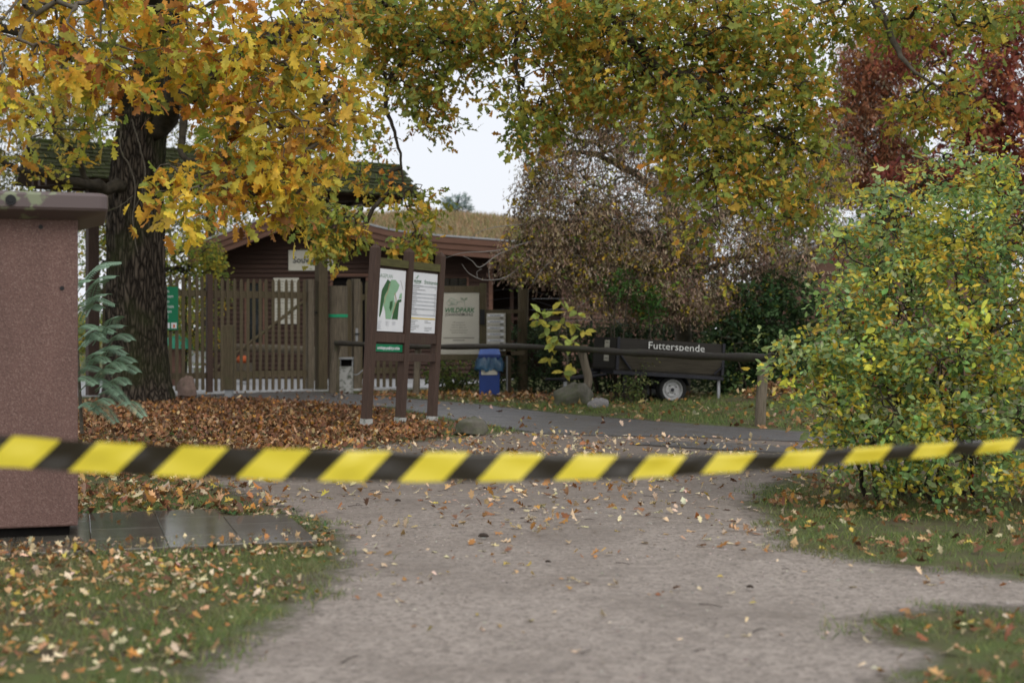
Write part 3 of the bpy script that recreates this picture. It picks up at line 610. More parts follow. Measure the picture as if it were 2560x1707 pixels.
for y_, wd in ((844.5, 78), (850.5, 30)): R('text_line', 1147 - wd / 2, 1147 + wd / 2, y_ - 1.2, y_ + 1.2, -.012, -.009, M['brownink'], bd, bevel=0)
def curve_line(pts, rr, mat, parent, Y, dy=-.013, name='logo_line'):
    return MB().tube([PA(a, b, Y) + np.array((0, dy, 0)) for a, b in pts], [rr] * len(pts), 5).build(name, mat, parent)
for cx_, cy_, rr in ((1129, 752, 7), (1137, 756, 7), (1123, 757, 6)): curve_line([(cx_ + rr * math.cos(t), cy_ + rr * math.sin(t)) for t in np.linspace(0, 6.2, 14)], .004, M['logopale'], bd, YB)
curve_line([(1121, 764), (1128, 763), (1140, 757), (1150, 753), (1156, 756), (1161, 752), (1162, 765)], .004, M['logopale'], bd, YB); curve_line([(1120, 768), (1180, 768)], .003, M['logopale'], bd, YB)
for sx in (-1, 1): curve_line([(1160 + sx * a, b) for a, b in ((1, 752), (3, 746), (8, 744.5), (7, 749), (3, 748.5))], .005, M['logo'], bd, YB)
MB().bb(wx(1200), wx(1212), YB - .10, YB - .062, wz(811), wz(774)).build('intercom', M['black'], nbr)

# letter boxes on their own posts
mbx = root('letter_box_unit', (wx(1240), YB + .05, 0), 'stack of pale metal letter boxes on a wooden frame', 'letter boxes')
R('top_rail', 1217, 1312, 774, 783, -.02, .07, M['wood_green'], mbx); R('post', 1265, 1278, 783, 985, -.02, .07, M['wood_green'], mbx); R('bottom_rail', 1217, 1312, 878, 888, -.02, .07, M['wood_green'], mbx)
for i in range(6):
    y_ = 783.5 + i * 15.7; lb = R('letter_box', 1216.5, 1264, y_, y_ + 15.2, -.10, .0, M['cream'], mbx, bevel=.006)
    R('name_slot', 1219, 1260, y_ + 2, y_ + 7.5, -.104, -.099, M['white'], lb, bevel=0); R('name_print', 1225, 1252, y_ + 4, y_ + 6, -.1055, -.1035, M['greyink'], lb, bevel=0)
    R('keyhole', 1250, 1258, y_ + 10.5, y_ + 13, -.104, -.099, M['black'], lb, bevel=0)
# round mossy post further right, cable pole
MB().tube(catmull([PA(1307, 975, 28.4) - np.array((0, 0, .1)), PA(1306, 850, 28.4), PA(1309, 722, 28.4)], 5), [.105] * 11, 12, True, .08).build('round_post', M['wood_green'])
tag(bpy.data.objects['round_post'], 'tall round mossy post holding fence wires right of the letter boxes', 'post')
MB().tube([PA(1267.5, 985, 27.6), PA(1267.5, 890, 27.6)], [.016, .016], 8).build('conduit_pipe', M['galv']); tag(bpy.data.objects['conduit_pipe'], 'thin grey conduit pipe rising beside the blue bin', 'pipe')

# ------------------------------------------------------------------ blue bin
YN = 27.0; bn = root('litter_bin', (wx(1223, YN), YN, 0), 'blue plastic litter bin with teal bag hanging over its rim', 'litter bin')
xa, xb = wx(1197, YN), wx(1250, YN); D_ = .36
def frustum(x0, x1, y0, y1, z0, X0, X1, Y0, Y1, z1):
    return MB().add([(x0, y0, z0), (x1, y0, z0), (x1, y1, z0), (x0, y1, z0), (X0, Y0, z1), (X1, Y0, z1), (X1, Y1, z1), (X0, Y1, z1)], [(3, 2, 1, 0), (4, 5, 6, 7), (0, 1, 5, 4), (1, 2, 6, 5), (2, 3, 7, 6), (3, 0, 4, 7)])
bo = frustum(xa + .01, xb - .01, YN, YN + D_, 0, xa, xb, YN - .01, YN + D_ + .01, wz(894, YN)).build('body', M['blue'], bn, bevel=.012)
ld = frustum(xa - .012, xb + .012, YN - .025, YN + D_ + .02, wz(894, YN), xa - .012, xb + .012, YN - .025, YN + D_ + .02, wz(886, YN)).build('lid_rim', M['blue'], bn, bevel=.006)
frustum(xa - .008, xb + .008, YN - .02, YN + D_ + .015, wz(886, YN), xa + .03, xb - .03, YN + .12, YN + D_ - .02, wz(868, YN)).build('lid', M['bluelid'], bn, bevel=.008)
zf0, zf1 = wz(884.5, YN), wz(871, YN)
MB().add([(xa + .06, YN - .012, zf0), (xb - .05, YN - .012, zf0), (xb - .07, YN + .085, zf1), (xa + .085, YN + .085, zf1)], [(0, 1, 2, 3)]).build('flap', M['bluelid'], bn)
R('label_plate', 1203, 1243, 921, 937, -.022, -.006, M['cream'], bn, YN, .004)
nb_, nr_ = 48, 7; vs = []; rr = np.random.RandomState(4); ph = rr.rand(6) * 6
for i in range(nr_):
    v = i / (nr_ - 1); z = wz(893 + 33 * v, YN)
    for j in range(nb_):
        a = 2 * math.pi * j / nb_; c, s_ = math.cos(a), math.sin(a); k = 1 / max(abs(c), abs(s_)) ** .8
        bulge = .012 + .055 * v ** .7 * (1 + .5 * math.sin(5 * a + ph[0])) * (1 - .35 * v ** 4) + .016 * math.sin(13 * a + ph[1] + 3 * v) + .012 * math.sin(21 * a + ph[2] - 5 * v) + .01 * rr.rand()
        vs.append(((xa + xb) / 2 + c * k * ((xb - xa) / 2 * .98 + bulge), YN + D_ / 2 + s_ * k * (D_ / 2 + bulge), z + .022 * math.sin(7 * a + ph[3]) * v + .012 * math.sin(17 * a + ph[4]) * v))
MB().add(vs, [(i * nb_ + j, i * nb_ + (j + 1) % nb_, (i + 1) * nb_ + (j + 1) % nb_, (i + 1) * nb_ + j) for i in range(nr_ - 1) for j in range(nb_)], True).build('bag', M['bag'], bn)

# ------------------------------------------------------------------ round-log barrier rail
br = root('log_barrier', P(1455, 1013, 23.8), 'long dark round log rail on crooked posts behind the road', 'barrier')
rail = [(838, 857, 28.0), (940, 862, 27.4), (1060, 867, 26.7), (1200, 866, 25.8), (1290, 866, 25.1), (1440, 872, 23.9), (1500, 876, 23.1), (1560, 881, 22.3), (1640, 884, 21.3), (1760, 890, 20.1), (1862, 893, 19.1), (1930, 894, 18.5)]
q = catmull([PA(a, b, c) for a, b, c in rail], 4)
MB().tube(q, [.048 + .008 * math.sin(i * 1.3) + .012 * i / len(q) for i in range(len(q))], 10, True, .1, 3).build('rail', M['wood_dark'], br)
for j, (pts, r0) in enumerate(((((1462, 1016, 23.8), (1463, 985, 23.8), (1471, 950, 23.8), (1463, 915, 23.8), (1453, 872, 23.8)), .075), (((1900, 1068, 18.6), (1903, 1000, 18.6), (1910, 905, 18.6)), .075),
        (((1040, 998, 26.9), (1042, 940, 26.9), (1046, 866, 26.9)), .07), (((831, 985, 28.1), (833, 930, 28.1), (838, 890, 28.1), (846, 860, 28.1)), .075))):
    q = catmull([PA(*p) for p in pts], 5); MB().tube(q, [r0 * (1 - .12 * i / len(q)) for i in range(len(q))], 12, True, .06, j).build('post', M['wood_grey'], br)

# ------------------------------------------------------------------ feed trailer
YT = 24.3; tp = P(1681, 1011, YT); tm = Matrix.Rotation(math.radians(11), 4, 'Z')
tr = root('feed_trailer', (tp[0], tp[1], -.02), 'old wooden single-axle trailer with white Futterspende lettering', 'trailer', None, tm)
tilt = Matrix.Rotation(math.radians(3.6), 3, 'Y')            # nose up
def tl(mb_, z0=.30):
    for i, v in enumerate(mb_.v): 
        u = tilt @ Vector((v[0], v[1], v[2] - z0)); mb_.v[i] = (u[0], u[1], u[2] + z0)
    return mb_
def slab_(x0, x1, y0, y1, z0, z1, oy0=0, oy1=0):            # board whose outer face may flare
    return MB().add([(x0, y0 + oy0, z0), (x1, y0 + oy0, z0), (x1, y1 + oy0, z0), (x0, y1 + oy0, z0), (x0, y0 + oy1, z1), (x1, y0 + oy1, z1), (x1, y1 + oy1, z1), (x0, y1 + oy1, z1)],
                    [(3, 2, 1, 0), (4, 5, 6, 7), (0, 1, 5, 4), (1, 2, 6, 5), (2, 3, 7, 6), (3, 0, 4, 7)])
bx0, bx1, by0, by1 = -1.04, .83, -.12, 1.38
up = tl(slab_(bx0 + .01, bx1, by0, by0 + .035, .83, 1.085, -.03, 0)).build('side_plank', M['plank_hi'], tr, False, .004)
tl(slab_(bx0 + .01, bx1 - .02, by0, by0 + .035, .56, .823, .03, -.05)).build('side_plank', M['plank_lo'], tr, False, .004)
tl(slab_(bx0 + .01, bx1, by1, by1 + .035, .56, 1.085)).build('side_plank', M['plank_hi'], tr, False)
tl(MB().bb(bx0 - .03, bx0 + .008, by0 + .02, by1, .56, 1.09)).build('headboard', M['plank_hi'], tr, False, .004)
tl(MB().bb(bx1 + .002, bx1 + .035, by0 + .02, by1, .56, 1.07)).build('tailboard', M['plank_hi'], tr, False, .004)
tl(MB().bb(bx0, bx1, by0 + .04, by1, .53, .558)).build('floor_board', M['plank_hi'], tr, False)
for x in (bx0 + .0, bx1 - .01): tl(MB().bb(x - .018, x + .028, by0 - .045, by0 - .008, .55, 1.10)).build('corner_iron', M['frame'], tr, False)
tl(MB().tube([(bx0 + .04, by0 - .06, .80), (bx0 + .24, by0 - .02, .565)], [.022, .022], 6)).build('brace', M['frame'], tr, False)
tl(MB().tube([(bx1 - .02, by0 - .06, .70), (bx1 - .14, by0 - .02, .565)], [.022, .022], 6)).build('brace', M['frame'], tr, False)
tl(MB().bb(bx0 - .05, bx1 + .03, by0 - .02, by0 + .04, .47, .528)).build('side_rail', M['frame'], tr, False, .004)
tl(MB().bb(bx0 - .05, bx1 + .03, by1 - .04, by1 + .02, .47, .528)).build('side_rail', M['frame'], tr, False, .004)
for x in (bx0 + .1, -.3, bx1 - .1): tl(MB().bb(x, x + .06, by0 + .041, by1 - .041, .46, .525)).build('cross_member', M['frame'], tr, False)
tl(MB().tube([(bx0 - .05, .3, .45), (bx0 - .75, .60, .30)], [.03, .03], 6)).build('drawbar', M['frame'], tr, False)
tl(MB().tube([(bx0 - .05, .96, .45), (bx0 - .75, .64, .30)], [.03, .03], 6).tube([(bx0 - .65, .62, .32), (bx0 - 1.05, .62, .30)], [.032, .025], 6)).build('drawbar', M['frame'], tr, False)
MB().bb(bx0 - .72, bx0 - .67, .58, .66, .02, .40).build('prop_stand', M['galv'], tr, False)
MB().bb(bx1 - .045, bx1 + .0, by0 + .05, by0 + .1, .03, .48).build('rear_leg', M['galv'], tr, False); MB().bb(bx0 + .16, bx0 + .21, by0 + .05, by0 + .1, .12, .50).build('front_leg', M['frame'], tr, False)
axl = MB().tube([(0, .02, .255), (0, 1.24, .255)], [.03, .03], 8).build('axle', M['frame'], tr, False)
def lathe(parent, name, prof, mat, y, s=1, n=40, z=.255):
    v = []; f = []
    for r_, d in prof:
        for k in range(n): a = 2 * math.pi * k / n; v.append((r_ * math.cos(a), y + s * d, z + r_ * math.sin(a)))
    for i in range(len(prof) - 1):
        for k in range(n): f.append((i * n + k, i * n + (k + 1) % n, (i + 1) * n + (k + 1) % n, (i + 1) * n + k))
    return MB().add(v, f, True).build(name, mat, parent, False)
for y, s in ((-.02, 1), (1.28, -1)):
    tyre = lathe(tr, 'tyre', [(.168, .03), (.178, .0), (.205, -.016), (.238, -.006), (.252, .03), (.255, .09), (.252, .15), (.238, .185), (.178, .18)], M['rubber'], y, s)
    rim = lathe(tyre, 'rim', [(.178, .004), (.168, -.003), (.163, .012), (.150, .03), (.14, .05), (.128, .05), (.120, .032), (.105, .026), (.085, .034), (.06, .032), (.05, .03), (.045, .02), (.030, .016), (.028, .03), (.0, .032)], M['steel'], y, s)
    if s == 1:
        for k in range(4): a = math.radians(35 + 90 * k); MB().tube([(.085 * math.cos(a), y + .036, .255 + .085 * math.sin(a)), (.085 * math.cos(a), y + .018, .255 + .085 * math.sin(a))], [.012, .010], 6).build('wheel_bolt', M['frame'], rim, False)
        MB().tube([(0, y + .03, .255), (0, y + .012, .255)], [.034, .032], 14).build('hub_cap', M['frame'], rim, False)
# mudguard: a steel arc over the wheel
v = []; f = []
for i in range(13):
    a = math.radians(15 + 150 * i / 12)
    for y in (-.05, .20): v.append((.30 * math.cos(a), y, .25 + .30 * math.sin(a)))
for i in range(12): f.append((2 * i, 2 * i + 1, 2 * i + 3, 2 * i + 2))
o = MB().add(v, f, True).build('mudguard', M['frame'], tr, False); sd_ = o.modifiers.new('thick', 'SOLIDIFY'); sd_.thickness = .006
ft = text('Futterspende', .175, M['letter'], up, -.02, by0 - .036, 0, wid=1.08, bold=-.001)
ft.data.transform(Matrix.Translation((0, 0, .985))); 
for v in ft.data.vertices:
    u = tilt @ Vector((v.co.x, v.co.y + (v.co.z - 1.05) * .11, v.co.z - .30)); v.co = (u[0], u[1], u[2] + .30)
tl(MB().bb(bx0 - .034, bx0 - .031, .30, .62, .68, 1.04)).build('notice', M['cream'], tr, False)
for k in range(4): tl(MB().bb(bx0 - .036, bx0 - .0345, .36, .56, .99 - k * .09, 1.01 - k * .09)).build('notice_print', M['brownink'], tr, False)

# ------------------------------------------------------------------ gate, fence, gate roof
def gp(px):                                   # point on the gate line seen at that column
    k = (px - 1280) / F; d = GATE_B - GATE_A; t = (GATE_A[1] * k - GATE_A[0]) / (d[0] - d[1] * k); return GATE_A + d * t
def gz(py, Y): return CH - (py - HZ) / F * Y
U3, N3 = (*GU, 0), (*GN, 0)
pick_me = {}
def picket(parent, px, ztop, z0=.07, w_=.07, mat='wood_green', off=.0, th=.022, rot=0):
    c = gp(px) + GN * off; hw = w_ / 2; key = (round(ztop, 2), round(z0, 2), w_, th, mat)
    if key not in pick_me:
        pr = [(-hw, z0), (hw, z0), (hw, ztop - .07), (hw * .55, ztop - .015), (0, ztop), (-hw * .55, ztop - .015), (-hw, ztop - .07)]
        m_ = MB().prism(pr, 0, th).mesh('picket'); m_.materials.append(M[mat]); pick_me[key] = m_
    o = link('picket', pick_me[key], parent, False)
    o.matrix_parent_inverse = wmat(parent).inverted()
    o.matrix_basis = Matrix.Translation((c[0], c[1], 0)) @ Matrix.Rotation(math.atan2(GU[1], GU[0]), 4, 'Z') @ Matrix.Rotation(rot, 4, 'Y'); return o
def grail(parent, pa, pb, z, h, off, mat='wood_green', th=.03, name='rail'):
    a, b = gp(pa) + GN * off, gp(pb) + GN * off; c = (a + b) / 2
    return MB().box((*c, z), (np.linalg.norm(b - a) / 2, th / 2, h / 2), U3, N3).build(name, M[mat], parent)
def gpost(parent, px, w_, z1, off=0, mat='wood_green', z0=-.05, name='post'):
    c = gp(px) + GN * off; return MB().box((*c, (z0 + z1) / 2), (w_ / 2, w_ / 2, (z1 - z0) / 2), U3, N3).build(name, M[mat], parent, bevel=.006)
fl = root('picket_fence', (*gp(470), 0), 'tall weathered picket fence running behind the oak trunk', 'fence')
for px in list(np.arange(245, 420, 16.2)) + [426, 442.5, 459, 476, 492.5, 508]: picket(fl, px, 2.33 + rng.normal(0, .005), .08, .064, 'wood_green', 0, rot=rng.normal(0, .004))
gpost(fl, 523, .11, 2.36, .0, 'wood_brown'); gpost(fl, 340, .12, 2.2, -.08)
grail(fl, 240, 519, 1.98, .12, -.035); grail(fl, 240, 519, .36, .12, -.035)
gl = root('picket_gate', (*gp(655), 0), 'wide wooden picket gate leaf with rounded tops below the mossy roof', 'gate')
for px in (540.5, 555.5, 571.5, 587.5, 603.5, 620, 635.5, 651.5, 667, 683, 699, 715, 731, 746.5, 761): picket(gl, px, 2.29 + rng.normal(0, .005), .05, .062, 'wood_green', 0, rot=rng.normal(0, .004))
gpost(gl, 775, .13, 2.30, 0, 'wood_grey', .05, 'end_board'); gpost(gl, 528.5, .05, 2.28, .0, 'wood_brown', .05, 'end_board')
grail(gl, 532, 772, 1.97, .14, -.035); grail(gl, 532, 772, .37, .13, -.035)
a, b = gp(535), gp(770); MB().tube([(*(a - GN * .05), .45), (*(b - GN * .05), 1.9)], [.035, .035], 4).build('diagonal_brace', M['wood_green'], gl)
MB().tube([(*(gp(778) + GN * .02), 1.62), (*(gp(792) + GN * .02), 1.62)], [.02, .02], 6).build('latch', M['black'], gl)
g2 = root('picket_gate', (*gp(930), 0), 'narrow picket gate with steel lock plate behind the information board', 'gate')
picket(g2, 873, 2.32, .05, .11, 'wood_green'); gpost(g2, 889, .15, 2.33, 0, 'wood_grey', .02, 'lock_board')
for px in (902.5, 917, 932, 946, 961, 977, 993): picket(g2, px, 2.29 + rng.normal(0, .012), .05, .066)
grail(g2, 880, 1000, 1.95, .12, -.035); grail(g2, 880, 1000, .40, .12, -.035)
c = gp(887.5) + GN * .08; MB().box((*c, (gz(820, 29.7) + gz(853, 29.7)) / 2), (.026, .006, .135), U3, N3).build('lock_plate', M['galv'], g2); MB().box((*(c + GN * .03), 1.18), (.05, .012, .012), U3, N3).build('handle', M['black'], g2)
gpost(g2, 1004, .12, 2.0, 0); g3 = None
# thick round post with green band
tpo = gp(839) + GN * .12; trd = MB().tube([(*tpo, -.05), (*tpo, 1.2), (*tpo, 2.17)], [.2, .195, .19], 24, True, .03).build('thick_log_post', M['wood_grey']); tag(trd, 'thick round log post with green band beside the gate', 'post')
MB().tube([(*tpo, 1.52), (*tpo, 1.585)], [.2025, .2025], 24, False).build('green_band', M['logo'] if False else pmat('turquoise_tape', (.02, .36, .17), rough=.5, bump=0), trd)
# stub post in front of the gate
sp_ = root('stub_post', P(572, 992, 26.7), 'short square wooden post on a steel shoe before the gate', 'post')
MB().bb(wx(560, 26.7), wx(584, 26.7), 26.62, 26.8, wz(974, 26.7), wz(812, 26.7)).build('post', M['wood_green'], sp_, bevel=.006)
MB().bb(wx(563, 26.7), wx(582, 26.7), 26.64, 26.78, -.05, wz(974, 26.7)).build('post_shoe', M['galv'], sp_)
# gate roof: posts, beams, shingles
gr = root('gate_roof', (*gp(802), 0), 'mossy shingled roof on tall posts above the entrance gate', 'roof')
gpost(gr, 802, .20, 4.0, .02, 'wood_green'); gpost(gr, 230, .20, 4.0, .02, 'wood_brown')
ra, rb = gp(70), gp(1000); ridge_z, eave_z, run = 4.72, 4.03, .95; rc = (ra + rb) / 2; RL = np.linalg.norm(rb - ra)
for s in (1, -1):
    MB().box((*(rc + GN * s * .45), 3.98), (RL / 2 - .2, .06, .08), U3, N3).build('eave_beam', M['wood_brown'], gr)
MB().box((*(rc), 4.02), (RL / 2 - .2, .07, .10), U3, N3).build('tie_beam', M['wood_brown'], gr)
for px in (230, 802):
    c = gp(px); MB().box((*c, 4.08), (.08, .85, .07), U3, N3).build('cross_beam', M['wood_brown'], gr)
    MB().tube([(*(c + GU * .02), 3.2), (*(c + GU * .75), 3.95)], [.06, .06], 4).build('knee_brace', M['wood_brown'], gr); MB().tube([(*(c - GU * .02), 3.2), (*(c - GU * .75), 3.95)], [.06, .06], 4).build('knee_brace', M['wood_brown'], gr)
sv = np.array((*(GN * run), eave_z - ridge_z)); Ls = np.linalg.norm(sv); sv = sv / Ls; sn = np.cross(np.array(U3), sv); sn = sn if sn[2] > 0 else -sn
for s in (1, -1):
    vv = np.array((sv[0] * s, sv[1] * s, sv[2])); n2 = np.array((sn[0] * s, sn[1] * s, sn[2]))
    MB().box(np.array((*rc, ridge_z)) + vv * Ls / 2 - n2 * .04, (RL / 2, Ls / 2, .02), U3, vv, n2).build('roof_deck', M['wood_brown'], gr)
NC, NS = 8, 36; swd = RL / NS; shm = []
for i in range(5):
    r2 = np.random.RandomState(i); h_ = .5 * swd * (.9 + .08 * r2.rand())
    me = MB().box((0, 0, 0), (h_, Ls / NC * .72, .011 + .006 * r2.rand())).mesh('shingle'); 
    for v in me.vertices: v.co.y += r2.normal(0, .008); v.co.z += r2.normal(0, .004)
    me.materials.append(M['shingle']); shm.append(me)
inv = wmat(gr).inverted()
for i in range(NC):
    for j in range(NS):
        c = np.array((*ra, ridge_z)) + np.array(U3) * (j + .5 + (.25 if i % 2 else -.25) * .8) * swd + sv * (i + .55) * Ls / NC + sn * (.012 + rng.rand() * .012)
        tv = nrm(sv + sn * (.15 + rng.normal(0, .025))); tn = np.cross(np.array(U3), tv); tn = tn if tn[2] > 0 else -tn
        o = bpy.data.objects.new('shingle', shm[rng.randint(5)]); COL.objects.link(o); o.parent = gr; o.matrix_parent_inverse = inv
        o.matrix_basis = Matrix(((U3[0], tv[0], tn[0], c[0]), (U3[1], tv[1], tn[1], c[1]), (U3[2], tv[2], tn[2], c[2]), (0, 0, 0, 1)))
back = MB().box(np.array((*rc, ridge_z)) + np.array((-sv[0], -sv[1], sv[2])) * Ls / 2, (RL / 2, Ls / 2, .02), U3, (-sv[0], -sv[1], sv[2]), (-sn[0], -sn[1], sn[2])).build('rear_slope', M['shingle'], gr)
MB().tube([(*ra, ridge_z + .03), (*rb, ridge_z + .03)], [.045, .045], 8).build('ridge_cap', M['shingle'], gr)
# green rules board on the fence, ends of its lines show beside the trunk
cg = gp(416); grn = root('rules_board', (*cg, 1.6), 'green park rules board on the fence half hidden by the trunk', 'sign', None, Matrix.Rotation(math.atan2(GU[1], GU[0]), 4, 'Z'))
plate('board', -.42, .22, -.34, .50, -.045, .01, M['green'], grn)
for i, s_ in enumerate(('n', 'sen', 'n', 'nen', 'en', 't')): text(s_, .095, M['white'], grn, -.005, -.0475, .41 - i * .098, 'LEFT')
plate('pictogram', .08, .19, -.31, -.2, -.048, .002, M['white'], grn); plate('pictogram_mark', .115, .155, -.295, -.235, -.05, .002, M['orange'], grn); plate('pictogram', -.06, .05, -.31, -.2, -.048, .002, M['white'], grn)
# bag dispenser / ash bin by the gate
YD = 28.4; ds = root('ash_bin', P(866, 982, YD), 'slim stained metal ash bin with dark opening by the thick post', 'ash bin')
R('body', 850, 882, 916, 985, -.1, .1, M['stained'], ds, YD, .006); R('back', 850, 882, 898, 915.5, .02, .1, M['galv'], ds, YD); R('opening', 853, 879, 899, 915, .0, .018, M['dark'], ds, YD, 0); R('cap', 849, 883, 893, 898, -.11, .105, M['galv'], ds, YD)
MB().tube(catmull([PA(883, 936, YD), PA(893, 936, YD + .3), PA(906, 926, YD + .8)], 5), [.012] * 11, 6).build('chain', M['galv'], ds)
# ---------------- things inside the gate
MB().tube(catmull([PA(420, 872, 33), PA(560, 868, 33.2), PA(700, 872, 33.4), PA(790, 876, 33.5)], 4), [.09] * 13, 8, True, .1).build('log_rail', M['wood_grey']); tag(bpy.data.objects['log_rail'], 'pale log rail seen through the gate pickets', 'rail')
for px in (430, 610, 790): MB().tube([PA(px, 952, 33.3), PA(px, 875, 33.3)], [.08, .08], 8).build('rail_post', M['wood_grey'], bpy.data.objects['log_rail'])
pk = MB(); 
for k in range(9): a = k * 2 * math.pi / 9; pk.tube(catmull([(0, 0, -.12), (.09 * math.cos(a), .09 * math.sin(a), -.08), (.15 * math.cos(a), .15 * math.sin(a), .0), (.09 * math.cos(a), .09 * math.sin(a), .09), (0, 0, .10)], 3), [.03, .05, .065, .07, .075, .075, .075, .075, .07, .06, .05, .04, .03], 8)
po_ = root('pumpkin', P(606, 948, 33), 'small orange pumpkin on a low crate inside the gate', 'pumpkin'); o = pk.build('skin', M['orange'], po_, False); o.scale = (.62, .62, .62); o.location = (0, 0, .46); MB().bb(-.2, .2, -.15, .15, 0, .38).build('crate', M['wood_grey'], po_, False); o = MB().tube([(0, 0, .50), (.02, 0, .56)], [.014, .009], 6).build('stalk', M['wood_green'], po_, False)
pa_ = root('green_canopy', P(443, 940, 32), 'small green domed canopy on a stand behind the left fence', 'canopy')
v = []; f = []
for i in range(6):
    v_ = i / 5
    for k in range(16): a = 2 * math.pi * k / 16; v.append((P(443, 0, 32)[0] + .36 * math.sin(v_ * 1.5) * math.cos(a), 32 + .36 * math.sin(v_ * 1.5) * math.sin(a), .82 + .33 * math.cos(v_ * 1.5)))
for i in range(5):
    for k in range(16): f.append((i * 16 + k, i * 16 + (k + 1) % 16, (i + 1) * 16 + (k + 1) % 16, (i + 1) * 16 + k))
MB().add(v, f, True).build('roof', pmat('green_plastic', (.05, .33, .2), (.02, .22, .12), 3, rough=.35, bump=0), pa_)
MB().bb(P(432, 0, 32)[0], P(455, 0, 32)[0], 31.9, 32.1, 0, .84).build('stand', M['fascia'], pa_)
cb = root('white_chair', P(497, 945, 32), 'white garden chair standing inside the left fence', 'chair'); Xc = P(497, 0, 32)[0]
for dx in (-.18, .18):
    for dy in (-.2, .2): MB().bb(Xc + dx - .02, Xc + dx + .02, 32 + dy - .02, 32 + dy + .02, 0, .44 if dy < 0 else .8).build('leg', M['white'], cb)
MB().bb(Xc - .2, Xc + .2, 31.78, 32.2, .42, .455).build('seat', M['white'], cb); MB().bb(Xc - .16, Xc + .16, 32.17, 32.19, .52, .78).build('backrest', M['white'], cb)

# ------------------------------------------------------------------ rocks
def rock(name, px0, px1, ptop, pbot, mat, seed, label, dy=None, flat=.75):
    Y = CH * F / (pbot - HZ - 4); c = P((px0 + px1) / 2, pbot, Y); rx = (px1 - px0) / 2 / F * Y; h = (pbot - ptop) / F * Y; r2 = np.random.RandomState(seed)
    v = []; f = []; n, m_ = 22, 12; ph = r2.rand(12) * 6; cut = [nrm(r2.normal(size=3) + np.array((0, -.4, .5))) for _ in range(9)]; lim = r2.uniform(.58, .9, 9)
    for i in range(m_ + 1):
        th = math.pi * .62 * i / m_
        for k in range(n):
            a = 2 * math.pi * k / n; d = np.array((math.sin(th) * math.cos(a), math.sin(th) * math.sin(a), math.cos(th))); q = 1.0
            for cc, l_ in zip(cut, lim):
                s = d.dot(cc)
                if s > 0: q = min(q, l_ / max(s, .05)) if l_ / max(s, .05) < 1 else q
            q *= 1 + .05 * math.sin(3 * a + ph[0] + 4 * th) + .03 * math.sin(7 * a + ph[1] - 5 * th) + r2.normal(0, .008)
            v.append((c[0] + d[0] * rx * q * 1.05, Y + (dy or rx) * .8 * (1 + d[1] * q), h * .30 + d[2] * h * .72 * q))
    for i in range(m_):
        for k in range(n): f.append((i * n + k, i * n + (k + 1) % n, (i + 1) * n + (k + 1) % n, (i + 1) * n + k))
    o = MB().add(v, f, True).build(name, mat); tag(o, label, 'rock', 'rocks by the road'); return o
rock('boulder', 1122, 1216, 1045, 1094, M['rock'], 1, 'grey-green boulder in fallen leaves beside the information board')
rock('boulder', 1384, 1492, 961, 1021, M['rock'], 5, 'large mossy boulder behind the crooked barrier post')
rock('boulder', 1472, 1526, 1000, 1026, M['rock_grey'], 8, 'small smooth grey boulder lying against the large mossy one', flat=.6)
rock('boulder', 436, 490, 938, 1000, M['rock_pink'], 11, 'pinkish granite boulder at the foot of the oak')
o = rock('boulder', 640, 697, 902, 948, M['rock_grey'], 14, 'pale boulder seen through the gate pickets')

# ------------------------------------------------------------------ souvenir house with turf roof
YH = 36.6
hs = root('souvenir_house', P(900, 949, YH), 'brown clapboard souvenir house with curved turf roof behind the gate', 'building')
prof_low = [(470, 664), (778, 549), (860, 584), (905, 602), (950, 615), (1000, 625), (1090, 635), (1220, 645), (1342, 655), (1560, 671), (1760, 686)]
pl_x = [wx(a, YH) for a, b in prof_low]; pl_z = [wz(b, YH) for a, b in prof_low]
ztop = lambda x: float(np.interp(x, pl_x, pl_z))
RB = .118
def rows(x0, x1, z0, z1, mat, Y, opens=(), clip=True):
    z = z0
    while z < z1:
        segs_ = [(x0, x1)]
        for (ox0, ox1, oz0, oz1) in opens:
            if z + RB * .6 > oz0 and z + RB * .4 < oz1:
                segs_ = [t for (p, q) in segs_ for t in ((p, min(q, ox0)), (max(p, ox1), q)) if t[1] - t[0] > .03]
        for p, q in segs_:
            if clip:
                xs = np.linspace(p, q, 60); ok = [x for x in xs if ztop(x) + .25 > z + RB]
                if len(ok) < 2: continue
                p, q = min(ok), max(ok)
            MB().add([(p, Y - .05, z), (q, Y - .05, z), (q, Y - .006, z + RB), (p, Y - .006, z + RB), (p, Y, z), (q, Y, z), (q, Y, z + RB), (p, Y, z + RB)],
                     [(0, 1, 2, 3), (0, 4, 5, 1), (2, 6, 7, 3), (0, 3, 7, 4), (1, 5, 6, 2)]).build('clapboard', mat, hs)
        z += RB
def O(a, b, c, d, Y=YH): return (wx(a, Y), wx(b, Y), wz(d, Y), wz(c, Y))
op1, op2, op3 = O(612, 662, 702, 862), O(832, 915, 690, 960), O(1098, 1172, 690, 724)
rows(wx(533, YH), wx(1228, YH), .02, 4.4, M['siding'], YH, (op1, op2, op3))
MB().bb(wx(533, YH), wx(1226, YH), YH + .05, YH + .12, 0, 3.3).build('inner_wall', M['dark'], hs)
def window(op, npane, nm='window'):
    x0, x1, z0, z1 = op; f = MB(); t = .05
    for a in ((x0, x1, z0, z0 + t), (x0, x1, z1 - t, z1), (x0, x0 + t, z0 + t, z1 - t), (x1 - t, x1, z0 + t, z1 - t)): f.bb(a[0], a[1], YH - .035, YH + .03, a[2], a[3])
    fr = f.build(nm, M['fascia'], hs); wd = (x1 - x0 - 2 * t) / npane
    for i in range(npane): MB().bb(x0 + t + i * wd + .012, x0 + t + (i + 1) * wd - .012, YH - .005, YH + .005, z0 + t, z1 - t).build('pane', M['glass'], fr)
window(op1, 2); window(op3, 3)
